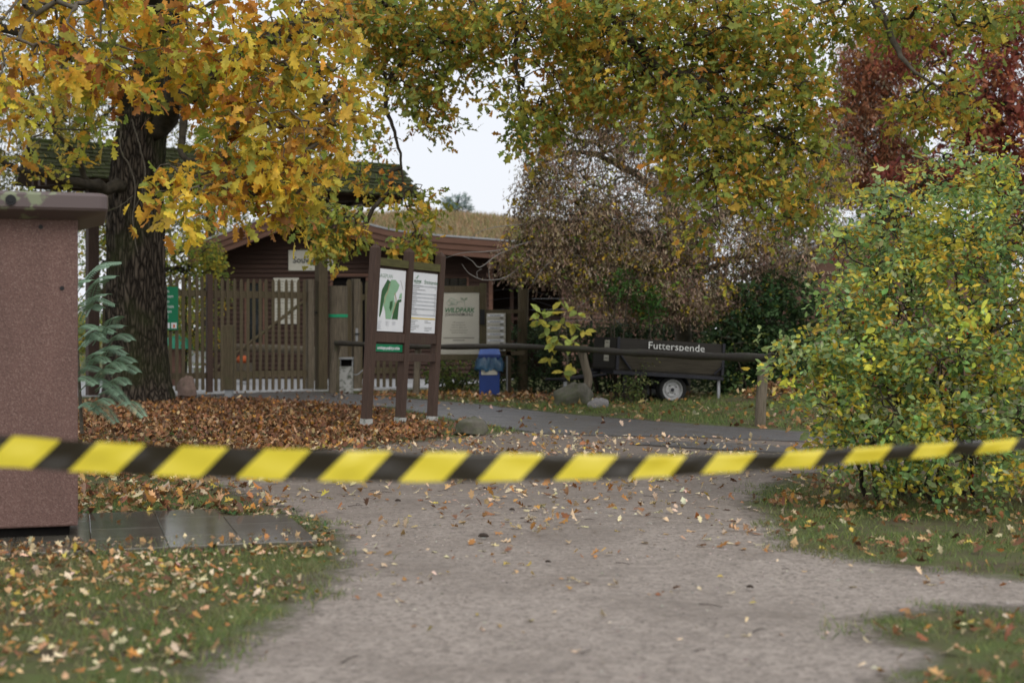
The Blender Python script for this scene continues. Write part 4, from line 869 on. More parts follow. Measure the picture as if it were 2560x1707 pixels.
dx0, dx1, dz0, dz1 = op2; MB().bb(dx0 - .06, dx0, YH - .04, YH + .03, 0, dz1).bb(dx1, dx1 + .06, YH - .04, YH + .03, 0, dz1).bb(dx0 - .06, dx1 + .06, YH - .041, YH + .03, dz1, dz1 + .06).build('door_frame', M['fascia'], hs)
R('corner_post', 1222, 1232, 640, 960, -.05, .06, M['fascia'], hs, YH)
# recessed porch, then the right-hand wing
MB().bb(wx(1228, YH), wx(1408, YH), YH + 2.4, YH + 2.5, 0, 3.2).build('porch_wall', M['siding'], hs)
MB().bb(wx(1226, YH), wx(1230, YH), YH + .05, YH + 2.4, 0, 3.2).bb(wx(1404, YH), wx(1408, YH), YH + .05, YH + 2.4, 0, 3.2).build('porch_side', M['siding'], hs)
R('porch_post', 1275, 1284, 640, 960, .4, .5, M['siding'], hs, YH); R('porch_rail', 1232, 1404, 792, 800, .42, .5, M['siding'], hs, YH)
op4, op5 = O(1436, 1482, 696, 742), O(1590, 1640, 700, 760)
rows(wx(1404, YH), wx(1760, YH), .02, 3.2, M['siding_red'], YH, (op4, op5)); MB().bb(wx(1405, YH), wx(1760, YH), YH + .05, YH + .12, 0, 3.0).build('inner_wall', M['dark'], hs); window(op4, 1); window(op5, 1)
R('porch_sign', 1288, 1346, 663, 691, -.03, .0, M['cream'], hs, YH)
# roof: soffit slab, layered fascia boards, zinc edge
YR = YH - .75
def band(z_off0, z_off1, y0, y1, mat, name):
    n_ = len(prof_low); kx = [wx(a, YR) for a, b in prof_low]; kz = [wz(b, YR) for a, b in prof_low]
    q = catmull([(x, z, 0) for x, z in zip(kx, kz)][1:], 3); q = [np.array((kx[0], kz[0], 0))] + q
    v = [(p[0], y, p[1] + zo) for p in q for (y, zo) in ((y0, z_off0), (y0, z_off1), (y1, z_off1), (y1, z_off0))]; f = []
    for i in range(len(q) - 1):
        for k in range(4): f.append((i * 4 + k, i * 4 + (k + 1) % 4, i * 4 + 4 + (k + 1) % 4, i * 4 + 4 + k))
    f += [(0, 1, 2, 3), tuple(len(v) - 4 + i for i in (3, 2, 1, 0))]
    return MB().add(v, f).build(name, mat, hs)
band(.0, .16, YR, YR + .04, M['fascia'], 'fascia_board'); band(.15, .31, YR - .035, YR + .01, M['fascia'], 'fascia_board'); band(.30, .46, YR - .07, YR - .02, M['fascia'], 'fascia_board')
band(.455, .50, YR - .09, YR + .05, M['zinc'], 'zinc_edge'); band(.10, .44, YR + .041, YR + 7, M['wood_brown'], 'roof_slab')
# sign and poster on the gable
sgn = root('souvenir_sign', P(777, 650, YH - .06), 'cream sign reading Souvenirs on the brown gable wall', 'sign'); sb = R('board', 722, 834, 626, 677, -.07, -.04, M['cream'], sgn, YH, .01)
wtext('Souvenirs', 733, 651, 16, M['ink'], sb, YH, .93, bold=.006, align='LEFT', dy=-.073)
pst = root('opening_hours_board', P(716, 755, YH), 'tall cream notice board behind the gate pickets', 'notice board'); pb_ = R('board', 684, 748, 695, 810, -.07, -.04, M['cream'], pst, YH, .01)
for i in range(13):
    if i in (4, 8): continue
    for x0_ in (690, 720): R('text_line', x0_, x0_ + 14 + 8 * rng.rand(), 703 + i * 7.6, 705 + i * 7.6, -.073, -.071, M['brownink'], pb_, YH, 0)
# turf: a mound on the roof slab covered with dry grass
qx = np.linspace(wx(800, YR), wx(1760, YR), 60); qy = np.linspace(YR + .02, YR + 6.5, 16); kx = [wx(a, YR) for a, b in prof_low]; kz = [wz(b, YR) for a, b in prof_low]
def turf_z(x, y):
    d = np.clip((y - YR) / 2.6, 0, 1); return np.interp(x, kx, kz) + .46 + .62 * np.sin(d * 1.57) * np.clip((x - kx[1] - .3) / 2.2, 0, 1) * np.clip(1.25 - (x - wx(1150, YR)) * .06, .6, 1.2)
TX, TY = np.meshgrid(qx, qy); tz = turf_z(TX.ravel(), TY.ravel()); ti = np.arange(TX.size).reshape(TX.shape)
tq = np.stack([ti[:-1, :-1], ti[:-1, 1:], ti[1:, 1:], ti[1:, :-1]], -1).reshape(-1, 4)
tme = fastmesh('turf', np.column_stack([TX.ravel(), TY.ravel(), tz]), tq.ravel(), np.full(len(tq), 4)); tme.materials.append(pmat('dry_turf', (.3, .23, .13), (.2, .165, .085), 4, rough=.95, bump=.5, c3=(.12, .15, .05), sc3=2)); turf = link('turf', tme, hs)
def blades(name, pts, hs_, wd, cols, r, lean=.35):
    n = len(pts); D = np.column_stack([r.normal(0, lean, n), r.normal(0, lean, n), np.ones(n)]); N = r.normal(size=(n, 3))
    tm_ = (np.array([(-.5, 0, 0), (.5, 0, 0), (.28, .55, .0), (0, 1, .12), (-.28, .55, .0)]), [(0, 1, 2, 4), (4, 2, 3)])
    D = nrm(D); N = nrm(N - D * (N * D).sum(1, keepdims=True)); X = np.cross(D, N); T = tm_[0]
    V = pts[:, None] + T[None, :, :1] * X[:, None] * np.asarray(wd).reshape(-1, 1, 1) + (T[None, :, 1:2] * D[:, None] + T[None, :, 2:] * N[:, None] * 3) * hs_[:, None, None]
    fl_ = np.concatenate([np.array(f) for f in tm_[1]]); FF = (fl_[None] + (np.arange(n) * 5)[:, None]).ravel()
    me = fastmesh(name, V.reshape(-1, 3), FF, np.tile([4, 3], n), np.repeat(cols, 5, 0)); me.materials.append(M['grass']); return me
n = 16000; r1 = np.random.RandomState(21); tx = r1.uniform(qx[0], qx[-1] * .8, n); ty = YR + 3.4 * r1.rand(n) ** 1.3; tp_ = np.column_stack([tx, ty, turf_z(tx, ty)])
tag(link('turf_grass', blades('turf_grass', tp_, r1.uniform(.05, .22, n), np.full(n, .02), pick([((.46, .34, .2), 3.4), ((.36, .3, .14), 3), ((.22, .24, .1), 2), ((.5, .32, .2), 1.6)], n, r1), r1), turf), kind='stuff')
# second gable at the right, partly hidden
YS = 38.5; h2 = root('side_building', P(2080, 940, YS), 'red-brown building with pale verge rising behind the shrub', 'building')
MB().prism([(wx(1940, YS), 0), (wx(2500, YS), 0), (wx(2500, YS), wz(690, YS)), (wx(2235, YS), wz(520, YS)), (wx(1940, YS), wz(668, YS))], YS, YS + 4).build('wall', M['siding_red'], h2)
a, b, c = PA(1925, 672, YS - .3), PA(2235, 516, YS - .3), PA(2510, 690, YS - .3)
for p, q_ in ((a, b), (b, c)):
    d = nrm(q_ - p); MB().box((p + q_) / 2 + np.array((0, 2.1, .06)), (np.linalg.norm(q_ - p) / 2, 2.3, .07), d, (0, 1, 0), np.cross(d, (0, 1, 0)) * -1).build('verge', M['zinc'], h2)
# wire enclosure in front of the right wing
wf = root('wire_enclosure', P(1478, 980, 30.5), 'thin wire fence with grey diagonal struts before the right wing', 'fence')
for a_, b_ in (((1478, 742), (1556, 816)), ((1478, 742), (1430, 782)), ((1658, 752), (1704, 796)), ((1640, 775), (1590, 812))): MB().tube([PA(*a_, 30.5), PA(*b_, 30.5)], [.016, .016], 6).build('strut', M['galv'], wf)
for px in (1478, 1660): MB().tube([PA(px, 985, 30.5), PA(px, 742, 30.5)], [.03, .03], 8).build('post', M['frame'], wf)
for y_ in (745, 772, 800): MB().tube([PA(1330, y_ + 2, 30.5), PA(1720, y_ - 2, 30.5)], [.004, .004], 4).build('wire', M['galv'], wf)
for y_ in (722, 745, 770): MB().tube(catmull([PA(1225, y_ + 6, 28.6), PA(1265, y_ + 1, 28.5), PA(1307, y_, 28.4), PA(1360, y_ + 14, 29), PA(1400, y_ + 30, 29.6)], 4), [.0035] * 17, 4).build('wire', M['frame'], wf)

# ================================================================== vegetation
YEL = [((.82, .49, .055), 4.2), ((.74, .56, .08), 3.0), ((.66, .31, .05), 2.8), ((.50, .45, .07), 2.8), ((.28, .34, .07), 2.3), ((.36, .15, .045), 1.7)]
OLV = [((.29, .34, .07), 4.2), ((.44, .41, .065), 3), ((.64, .43, .065), 2.4), ((.56, .27, .05), 1.9), ((.2, .27, .07), 2)]

# ------------------------------------------------------------------ the old oak
OB = P(345, 1005, 24.8); oak = root('oak_tree', (OB[0], OB[1], 0), 'massive old oak with yellow-orange leaves overhanging the gate', 'tree')
guide = [(345, 1012, 24.8, .66), (346, 985, 24.8, .60), (345, 940, 24.8, .545), (343, 860, 24.8, .52), (340, 700, 24.8, .51), (338, 520, 24.8, .49), (345, 400, 24.8, .45), (358, 300, 24.8, .42), (378, 200, 24.8, .38), (398, 100, 24.8, .34), (412, 0, 24.8, .31), (430, -160, 24.8, .26), (450, -420, 25, .17), (450, -700, 25.2, .08)]
q = catmull([(*P(a, b, c), r) for a, b, c, r in guide], 7); NT = 72; v = []; f = []; r1 = np.random.RandomState(5); ph = r1.rand(40) * 6.28
for i, p in enumerate(q):
    z = p[2]
    for k in range(NT):
        a = 2 * math.pi * k / NT; rid = .055 * abs(math.sin(9.5 * a + 1.1 * math.sin(z * 1.7 + ph[0]) + ph[1])) + .035 * abs(math.sin(17 * a + 1.6 * math.sin(z * 2.3 + ph[2]))) + .014 * r1.rand()
        lob = .05 * math.sin(3 * a + ph[3] + z * .25) + .03 * math.sin(5 * a + ph[4]); flare = (.10 * max(0, math.sin(4 * a + ph[5])) + .05 * max(0, math.sin(7 * a + ph[6]))) * math.exp(-max(z, 0) * 2.3)
        R_ = p[3] * (1 + lob) - .085 + rid + flare; v.append((p[0] + R_ * math.cos(a), p[1] + R_ * math.sin(a), z))
for i in range(len(q) - 1):
    for k in range(NT): f.append((i * NT + k, i * NT + (k + 1) % NT, (i + 1) * NT + (k + 1) % NT, (i + 1) * NT + k))
MB().add(v, f, True).build('trunk', M['bark'], oak)
nodes = []
LB = M['moss_branch']
nodes.append(limb_px(oak, [(352, 400, 24.9, .14), (388, 325, 24.65, .18), (436, 258, 24.1, .2), (505, 203, 23.2, .21), (590, 150, 22.2, .21), (690, 95, 21.3, .19), (790, 52, 20.5, .17), (890, 15, 20, .15), (1010, -30, 19.6, .13), (1250, -70, 19.2, .11), (1500, -70, 19, .09), (1750, -60, 18.8, .07), (2000, -110, 18.4, .06), (2200, -130, 17.8, .05)], LB, 1))
nodes.append(limb_px(oak, [(800, 50, 20.4, .11), (870, 62, 20.2, .085), (950, 84, 20, .06), (1030, 128, 19.8, .05), (1085, 142, 19.6, .035), (1130, 118, 19.4, .02)], LB, 2))
nodes.append(limb_px(oak, [(1420, -72, 19, .07), (1520, 30, 18.7, .062), (1640, 165, 18.3, .055), (1760, 208, 18, .05), (1870, 290, 17.8, .035), (1960, 345, 17.6, .015)], LB, 3))
nodes.append(limb_px(oak, [(1725, 195, 18.1, .03), (1770, 280, 18, .026), (1795, 370, 17.9, .02), (1790, 480, 17.8, .012), (1800, 560, 17.8, .006)], LB, 4))
nodes.append(limb_px(oak, [(1040, 125, 19.8, .035), (980, 190, 19.6, .032), (963, 260, 19.5, .03), (985, 330, 19.4, .024), (1002, 400, 19.4, .018), (1012, 500, 19.4, .012), (1045, 590, 19.4, .007)], LB, 5))
nodes.append(limb_px(oak, [(2120, -125, 18, .05), (2190, 10, 17.4, .045), (2235, 110, 17.2, .038), (2290, 180, 17, .02), (2380, 240, 17, .01)], M['pale_branch'], 6))
nodes.append(limb_px(oak, [(1330, -70, 19.1, .05), (1300, 40, 18.9, .035), (1290, 130, 18.8, .028), (1300, 230, 18.7, .02), (1330, 330, 18.6, .01)], LB, 7))
nodes.append(limb_px(oak, [(325, 478, 24.6, .13), (260, 470, 24.0, .10), (190, 455, 23.2, .07), (90, 430, 22.5, .05), (-60, 380, 22, .04)], LB, 8))
nodes.append(limb_px(oak, [(225, 463, 23.6, .05), (190, 400, 23.2, .045), (150, 340, 22.8, .03), (60, 300, 22.5, .015)], LB, 9))
nodes.append(limb_px(oak, [(330, 250, 24.6, .16), (240, 170, 23.6, .12), (120, 120, 22.6, .09), (-60, 40, 22, .06)], LB, 10))
nodes.append(limb_px(oak, [(470, 225, 23.6, .09), (462, 300, 23.2, .07), (455, 385, 23, .05), (500, 410, 22.8, .04), (580, 470, 22.4, .025), (560, 560, 22.2, .012)], LB, 11))
for k, pts in enumerate(([(305, 330, 23.9, .016), (300, 370, 23.8, .014), (330, 430, 23.7, .013), (338, 490, 23.6, .012), (332, 560, 23.6, .011), (345, 640, 23.6, .006)], [(330, 300, 23.9, .014), (345, 350, 23.8, .013), (362, 420, 23.7, .011), (358, 470, 23.6, .01), (338, 520, 23.6, .008)],
     [(332, 490, 23.6, .009), (300, 515, 23.5, .008), (262, 530, 23.5, .005)], [(360, 480, 23.6, .009), (372, 520, 23.6, .007), (395, 560, 23.5, .004)])): limb_px(oak, pts, M['pale_branch'], 60 + k, n=6)
def limb_w(pts, seed, mat=None):
    q = catmull(pts, 5); r = np.random.RandomState(seed); pos = [x[:3] + r.normal(0, .25, 3) * x[3] for x in q]
    MB().tube(pos, [x[3] for x in q], 9, True, .15, seed).build('limb', mat or LB, oak); return np.array(pos)
t0 = P(395, 60, 24.5)
fwd = limb_w([(t0[0], t0[1], t0[2], .24), (-5.4, 21, 7.9, .20), (-4.6, 17, 6.9, .17), (-3.6, 13.8, 5.9, .13), (-2.6, 11.6, 5.0, .09), (-1.6, 10.2, 4.5, .05), (-1.0, 9.6, 4.2, .03)], 20)
fw2 = limb_w([(-4.4, 16.2, 6.65, .10), (-4.3, 13, 5.6, .07), (-3.8, 10.6, 4.6, .05), (-3.2, 9.2, 4.0, .025)], 21)
fw3 = limb_w([(-3.2, 12.9, 5.6, .06), (-2.2, 12.4, 4.4, .04), (-1.7, 12.1, 3.6, .028), (-1.5, 11.8, 2.9, .015)], 22)
# front hanging foliage (nearest, large leaves)
FB = [(170, 40, 190, 80, 10.6, .9, 2.2), (400, 20, 120, 50, 10.8, .8, .7), (190, 140, 130, 80, 10.2, .8, 1.7), (450, 140, 70, 80, 10.8, .6, .7), (590, 190, 140, 110, 11.2, .8, 2.3), (770, 105, 120, 100, 11.6, .7, 1.7), (815, 240, 110, 100, 11.4, .7, 1.7), (630, 350, 120, 90, 11, .6, 1.8),
      (745, 385, 100, 100, 11, .6, 1.8), (470, 500, 95, 45, 10.4, .5, .65), (600, 480, 80, 45, 11, .5, .6), (720, 480, 50, 55, 11, .4, .6), (420, 430, 60, 40, 10.6, .5, .35), (35, 210, 50, 70, 9.6, .4, .4), (540, 50, 150, 80, 11, .8, 1.4), (340, 200, 60, 40, 10.4, .5, .2), (30, 100, 60, 60, 9.8, .5, .4),
      (70, 330, 50, 50, 10.6, .6, .15), (230, 300, 60, 30, 10.6, .6, .12), (690, -70, 400, 60, 11.5, 1.2, .9), (200, -80, 300, 60, 10.8, 1.0, .7), (860, 50, 60, 70, 11.8, .5, .6)]
r1 = np.random.RandomState(31); tips = blob_pts(FB, 600, r1)
a_, b_, ra_, rb_, dr = grow(np.concatenate([fwd, fw2, fw3]), tips, r1, .12, .0028, .03, .35)
o = link('twigs', segs_mesh('twigs', a_, b_, ra_, rb_, 5), oak); o.data.materials.append(M['pale_branch']); o['kind'] = 'stuff'
B, D, N, S, C = cluster_leaves(tips, dr, 8, .24, .5, .102, YEL, r1, .35, .2, .68, 1.0)
xx, yy = px_of(B); tint = np.clip((xx - 640) / 330, 0, 1)[:, None] * .5; C = C * (1 - tint) + pick(OLV, len(C), r1) * 1.2 * tint
vis = np.where(in_frame(B, 10) & (S > .092))[0]; sel = r1.choice(vis, 290, False); msk = np.ones(len(B), bool); msk[sel] = False
o = link('foliage', leaves_mesh('foliage', B[msk], D[msk], N[msk], S[msk], OAK_HI, C[msk], bend=.35), oak); o.data.materials.append(M['leaf']); o['kind'] = 'stuff'
single_leaves(oak, B, D, N, S * 1.04, OAK_HI, YEL, M['leaf'], r1, sel, nvar=10)
# spreading crown to the right (olive and orange, farther)
CB = [(1050, 45, 200, 75, 19.6, 1.4, 3.2), (1350, 40, 250, 90, 19, 1.5, 4.2), (1650, 50, 250, 100, 18.6, 1.5, 4.2), (1900, 90, 190, 120, 18.2, 1.3, 3.2), (930, 60, 90, 90, 20, 1, 1.2), (1010, 180, 110, 70, 19.6, .8, 1.2), (1075, 255, 60, 70, 19.4, .6, .7), (1120, 130, 90, 60, 19.3, .7, .7),
      (1390, 210, 160, 90, 18.8, .9, 1.7), (1330, 300, 70, 60, 18.7, .5, .5), (1560, 190, 160, 90, 18.4, .9, 1.6), (1720, 270, 150, 110, 18, .9, 1.7), (1880, 290, 150, 140, 17.9, .9, 1.8), (1990, 390, 110, 120, 17.8, .8, 1.1), (1850, 440, 140, 90, 17.9, .8, .9), (1720, 410, 90, 70, 18, .6, .45),
      (1760, 560, 45, 45, 17.9, .4, .3), (1960, 520, 80, 40, 17.8, .5, .5), (2330, 20, 200, 60, 17.4, 1.1, 1.1), (2340, 190, 70, 60, 17.2, .7, .35), (2500, 50, 100, 50, 17.2, .8, .5), (2400, 260, 50, 40, 17.1, .5, .3), (2150, 30, 110, 60, 17.8, .8, .9), (2290, 270, 50, 50, 17.2, .4, .35), (2010, 230, 70, 60, 17.6, .5, .5),
      (920, 330, 60, 90, 19.4, .5, .45), (1040, 500, 40, 60, 19.4, .4, .3), (1030, 600, 55, 35, 19.4, .4, .3), (880, 555, 45, 40, 19, .4, .5), (800, 520, 50, 40, 18.8, .4, .4), (830, 590, 25, 30, 18.8, .3, .14), (1030, 600, 45, 25, 19.4, .3, .2), (960, 470, 40, 50, 19.4, .3, .2),
      (1400, -80, 700, 60, 19, 1.6, 2.2), (2200, -80, 400, 60, 18, 1.5, .7), (560, 470, 80, 80, 21.5, .7, .5), (640, 330, 160, 130, 21.5, 1, .9), (120, 250, 140, 100, 22.4, 1, .9), (100, 400, 100, 50, 22.6, .8, .25), (300, -120, 500, 120, 22, 3, .9)]
r1 = np.random.RandomState(32); tips = blob_pts(CB, 2600, r1)
a_, b_, ra_, rb_, dr = grow(np.concatenate(nodes), tips, r1, .10, .0035, .05, .5)
o = link('twigs', segs_mesh('twigs', a_, b_, ra_, rb_, 5), oak); o.data.materials.append(LB); o['kind'] = 'stuff'
B, D, N, S, C = cluster_leaves(tips, dr, 13, .36, .35, .105, OLV, r1, .45, .18, .5, .9)
xx, yy = px_of(B); mk = (xx < 760); C[mk] = C[mk] * .6 + pick(YEL, mk.sum(), r1) * .4
o = link('foliage', leaves_mesh('foliage', B, D, N, S, OAK_LO, C, bend=.3), oak); o.data.materials.append(M['leaf']); o['kind'] = 'stuff'
ctr = []  # upper crown out of view, added to shade the midground below
for (x, y, z, rx, ry, rz, nn) in ((-6.5, 25, 9.4, 4.5, 3.2, 1.6, 330), (-10, 22, 8.6, 3, 3, 1.5, 150), (-2.6, 25.5, 9.2, 3, 2.6, 1.3, 200), (-6, 20.5, 8.4, 3.2, 2.2, 1.2, 170), (-5.5, 26, 11.8, 4.5, 4, 1.8, 200), (.6, 24.5, 8.6, 2.6, 2.2, .9, 120)):
    d = nrm(r1.normal(size=(nn, 3))) * r1.rand(nn, 1) ** .4; ctr.append(np.array((x, y, z)) + d * np.array((rx, ry, rz)))
ctr = np.concatenate(ctr); ctr = ctr[ctr[:, 2] > 1.9 + .2325 * ctr[:, 1]]  # keeps the added shading crown above the top of the view
upl = limb_w([(*P(430, -160, 24.8), .2), (-7.5, 24.3, 8.6, .15), (-9.6, 22.6, 9.2, .08)], 24); upr = limb_w([(*P(440, -260, 24.9), .2), (-4.4, 25, 9.4, .15), (-2.2, 25.3, 9.9, .1), (.4, 24.8, 9.1, .05)], 25)
a_, b_, ra_, rb_, dr = grow(np.concatenate([upl, upr]), ctr, r1, .05, .005, .06, .7); o = link('twigs', segs_mesh('twigs', a_, b_, ra_, rb_, 4), oak); o.data.materials.append(LB); o['kind'] = 'stuff'
B, D, N, S, C = cluster_leaves(ctr, dr, 12, .6, .2, .2, YEL + OLV, r1, .7, .18, .5, .9)
o = link('foliage', leaves_mesh('foliage', B, D, N, S, OAK_LO, C, bend=.3), oak); o.data.materials.append(M['leaf']); o['kind'] = 'stuff'

# ------------------------------------------------------------------ generic broadleaf tree
def tree(name, label, base, limbs, blobs, ncl, per, tl, droop, size, pal, tmpl, seed, group=None, bark=None, r0=.004, clus=.5, extra=None, tr_mat='leaf', upn=.5):
    t = root(name, (base[0], base[1], 0), label, 'tree' if 'tree' in name else 'shrub', group); r1 = np.random.RandomState(seed); nodes = []
    for i, pts in enumerate(limbs):
        q = catmull(pts, 5); pos = [x[:3] + r1.normal(0, .2, 3) * x[3] for x in q]
        MB().tube(pos, [max(x[3], .004) for x in q], 9, True, .15, seed + i).build('trunk' if i == 0 else 'limb', bark or LB, t); nodes.append(np.array(pos))
    tips = blob_pts(blobs, ncl, r1); a_, b_, ra_, rb_, dr = grow(np.concatenate(nodes), tips, r1, .08, r0, .04, .5)
    o = link('twigs', segs_mesh('twigs', a_, b_, ra_, rb_, 4), t); o.data.materials.append(bark or LB); o['kind'] = 'stuff'
    B, D, N, S, C = cluster_leaves(tips, dr, per, tl, droop, size, pal, r1, upn, .2, clus)
    o = link('crown', leaves_mesh('crown', B, D, N, S, tmpl, C, bend=.2), t); o.data.materials.append(M[tr_mat]); o['kind'] = 'stuff'
    if extra:
        n2, per2, s2, pal2, tm2, dr2 = extra; tp2 = tips[r1.choice(len(tips), n2)]; d2 = nrm(r1.normal(size=(n2, 3)))
        B2, D2, N2, S2, C2 = cluster_leaves(tp2, d2, per2, tl, dr2, s2, pal2, r1, .4, .2, .6)
        o = link('crown', leaves_mesh('crown', B2, D2, N2, S2, tm2, C2, bend=.2), t); o.data.materials.append(M['leaf']); o['kind'] = 'stuff'
    return t
w4 = lambda px, py, Y, r: (*P(px, py, Y), r)
# ash with brown seed bunches
BRN = [((.26, .18, .122), 4), ((.35, .25, .17), 3), ((.175, .12, .082), 2.3), ((.43, .33, .21), 1.4), ((.2, .19, .06), .8)]
ash = tree('seed_tree', 'broad tree hung with dry brown seed bunches behind the trailer', P(1705, 990, 27.2),
     [[w4(1705, 1000, 27.2, .2), w4(1703, 850, 27.2, .17), w4(1690, 650, 27.2, .15), w4(1670, 400, 27.2, .12), w4(1660, 150, 27.2, .07)],
      [w4(1692, 640, 27.2, .10), w4(1600, 590, 26.8, .08), w4(1480, 560, 26.4, .055), w4(1370, 560, 26, .03), w4(1290, 610, 25.8, .015)],
      [w4(1680, 500, 27.2, .10), w4(1560, 420, 26.8, .07), w4(1450, 380, 26.5, .045), w4(1350, 420, 26.2, .02), w4(1320, 520, 26, .012)],
      [w4(1690, 600, 27.2, .10), w4(1800, 540, 27, .08), w4(1900, 480, 26.8, .05), w4(2000, 440, 26.6, .02)], [w4(1700, 700, 27.2, .08), w4(1850, 640, 26.8, .06), w4(1960, 600, 26.6, .04), w4(2010, 560, 26.4, .02)],
      [w4(1660, 380, 27.2, .08), w4(1760, 260, 27, .05), w4(1860, 180, 27, .02)]],
     [(1330, 480, 50, 110, 25.9, .7, .5), (1380, 400, 70, 70, 26, .8, .6), (1290, 640, 60, 40, 25.7, .5, .45), (1700, 730, 160, 60, 25.8, .8, 1.5), (1520, 740, 120, 45, 25.8, .7, .7), (1960, 630, 90, 70, 26.2, .8, 1.1), (2040, 500, 80, 120, 26.6, .9, 1.0), (1790, 740, 80, 50, 25.8, .6, .7), (1480, 330, 170, 110, 26.4, 1.2, 2), (1650, 300, 230, 170, 26.8, 1.5, 3.4), (1430, 520, 160, 100, 26, 1.0, 2.6), (1340, 600, 90, 70, 25.8, .7, .9), (1600, 560, 210, 150, 26.2, 1.3, 4.6), (1800, 580, 170, 150, 26.4, 1.3, 3.4), (1870, 400, 150, 190, 26.8, 1.2, 3), (1610, 710, 190, 60, 26, .8, 1.5), (1440, 650, 130, 70, 25.8, .8, 1.4), (1860, 720, 90, 80, 26.2, .7, .8), (1990, 480, 90, 130, 26.6, 1, 1.1), (1520, 180, 160, 90, 26.8, 1, .9), (2080, 380, 70, 90, 26.6, .8, .5)],
     5400, 19, .34, 1.2, .068, BRN, KEY, 41, bark=pmat('olive_grey_bark', (.13, .115, .08), (.06, .052, .036), 10, rough=.9, c3=(.09, .1, .04), sc3=3), clus=.75, extra=(1100, 8, .075, [((.6, .44, .05), 3), ((.42, .38, .06), 2), ((.22, .28, .06), 1.6)], ELL, .5), tr_mat='dryleaf', upn=.1)
# mossy sawn stub on the ash
MB().tube(catmull([PA(1655, 612, 25.4), PA(1690, 617, 25.4), PA(1730, 619, 25.4), PA(1772, 622, 25.4)], 4), [.05, .05, .048, .046, .044, .042, .042, .04, .04, .038, .038, .036, .036], 10, True, .1).build('limb', pmat('moss_stub', (.10, .11, .03), (.05, .05, .018), 8, rough=.95), ash)
gt = pmat('pale_grey_twig', (.3, .28, .26), (.2, .185, .17), 20, rough=.9)
for k, pts in enumerate(([(1360, 590, 25.6, .016), (1300, 612, 25.5, .013), (1230, 628, 25.4, .009), (1160, 632, 25.3, .006), (1112, 645, 25.3, .003)], [(1300, 612, 25.5, .011), (1240, 640, 25.3, .009), (1200, 668, 25.2, .008), (1180, 652, 25.2, .005), (1158, 640, 25.2, .003)],
     [(1330, 640, 25.4, .012), (1270, 690, 25.3, .010), (1215, 700, 25.2, .008), (1175, 685, 25.2, .006), (1155, 660, 25.2, .003)], [(1390, 640, 25.4, .012), (1350, 680, 25.3, .009), (1330, 712, 25.3, .004)], [(1225, 700, 25.2, .006), (1222, 675, 25.2, .004), (1228, 660, 25.2, .002)], [(1195, 695, 25.2, .005), (1192, 680, 25.2, .004), (1205, 672, 25.2, .002)],
     [(1340, 500, 25.8, .01), (1300, 478, 25.6, .007), (1255, 500, 25.5, .003)], [(1320, 560, 25.6, .012), (1260, 565, 25.5, .009), (1210, 575, 25.4, .006), (1170, 600, 25.4, .003)])): limb_px(ash, pts, gt, 80 + k, n=5)
# rust and dark-red trees at the right
tree('rusty_tree', 'narrow rust-coloured tree behind the green shrub', P(2200, 960, 33), [[w4(2200, 965, 33, .18), w4(2205, 600, 33, .14), w4(2210, 300, 33, .10), w4(2215, 60, 33, .04)]],
     [(2170, 170, 80, 110, 33, .7, 1.6), (2200, 310, 85, 120, 33, .8, 1.8), (2160, 430, 110, 60, 33, .8, 1.3), (2100, 330, 70, 100, 33, .7, .9), (2260, 110, 70, 80, 33, .6, .8), (2270, 400, 60, 60, 33, .6, .6)], 1250, 22, .45, 1.0, .12, [((.36, .15, .075), 3), ((.28, .115, .06), 2), ((.42, .22, .12), 1.6), ((.33, .26, .18), 1.2)], KEY, 42, clus=.8)
tree('red_oak_tree', 'dark red-leaved tree against the sky at top right', P(2620, 960, 29), [[w4(2640, 975, 29, .3), w4(2640, 700, 29, .26), w4(2630, 450, 29, .22), w4(2650, 150, 29, .15), w4(2660, -150, 29, .08)],
      [w4(2632, 380, 29, .12), w4(2560, 300, 28.8, .09), w4(2480, 245, 28.6, .07), w4(2400, 210, 28.5, .045), w4(2330, 160, 28.4, .02)], [w4(2635, 480, 29, .1), w4(2540, 440, 28.8, .06), w4(2430, 400, 28.6, .04), w4(2330, 380, 28.5, .02)],
      [w4(2632, 560, 29, .09), w4(2560, 540, 28.8, .06), w4(2480, 500, 28.7, .04), w4(2400, 480, 28.6, .02)], [w4(2645, 230, 29, .1), w4(2560, 150, 28.8, .06), w4(2470, 80, 28.6, .03)]],
     [(2470, 190, 120, 90, 28.6, 1, 1.9), (2530, 310, 90, 70, 28.6, .8, 1.4), (2440, 330, 70, 40, 28.5, .6, .7), (2350, 420, 130, 35, 28.5, .8, 1.2), (2440, 430, 90, 40, 28.6, .7, .9), (2540, 480, 60, 90, 28.7, .7, 1.2), (2300, 90, 110, 70, 28.4, .8, 1.1), (2520, 60, 90, 70, 28.6, .8, 1.1), (2260, 440, 60, 40, 28.4, .6, .5), (2480, 590, 70, 60, 28.7, .6, .6), (2350, 250, 60, 60, 28.4, .6, .5)],
     980, 20, .42, .5, .11, [((.31, .085, .06), 4), ((.42, .15, .08), 3.0), ((.2, .065, .055), 1.6), ((.42, .2, .09), 1.2)], OAK_LO, 43, clus=.7)
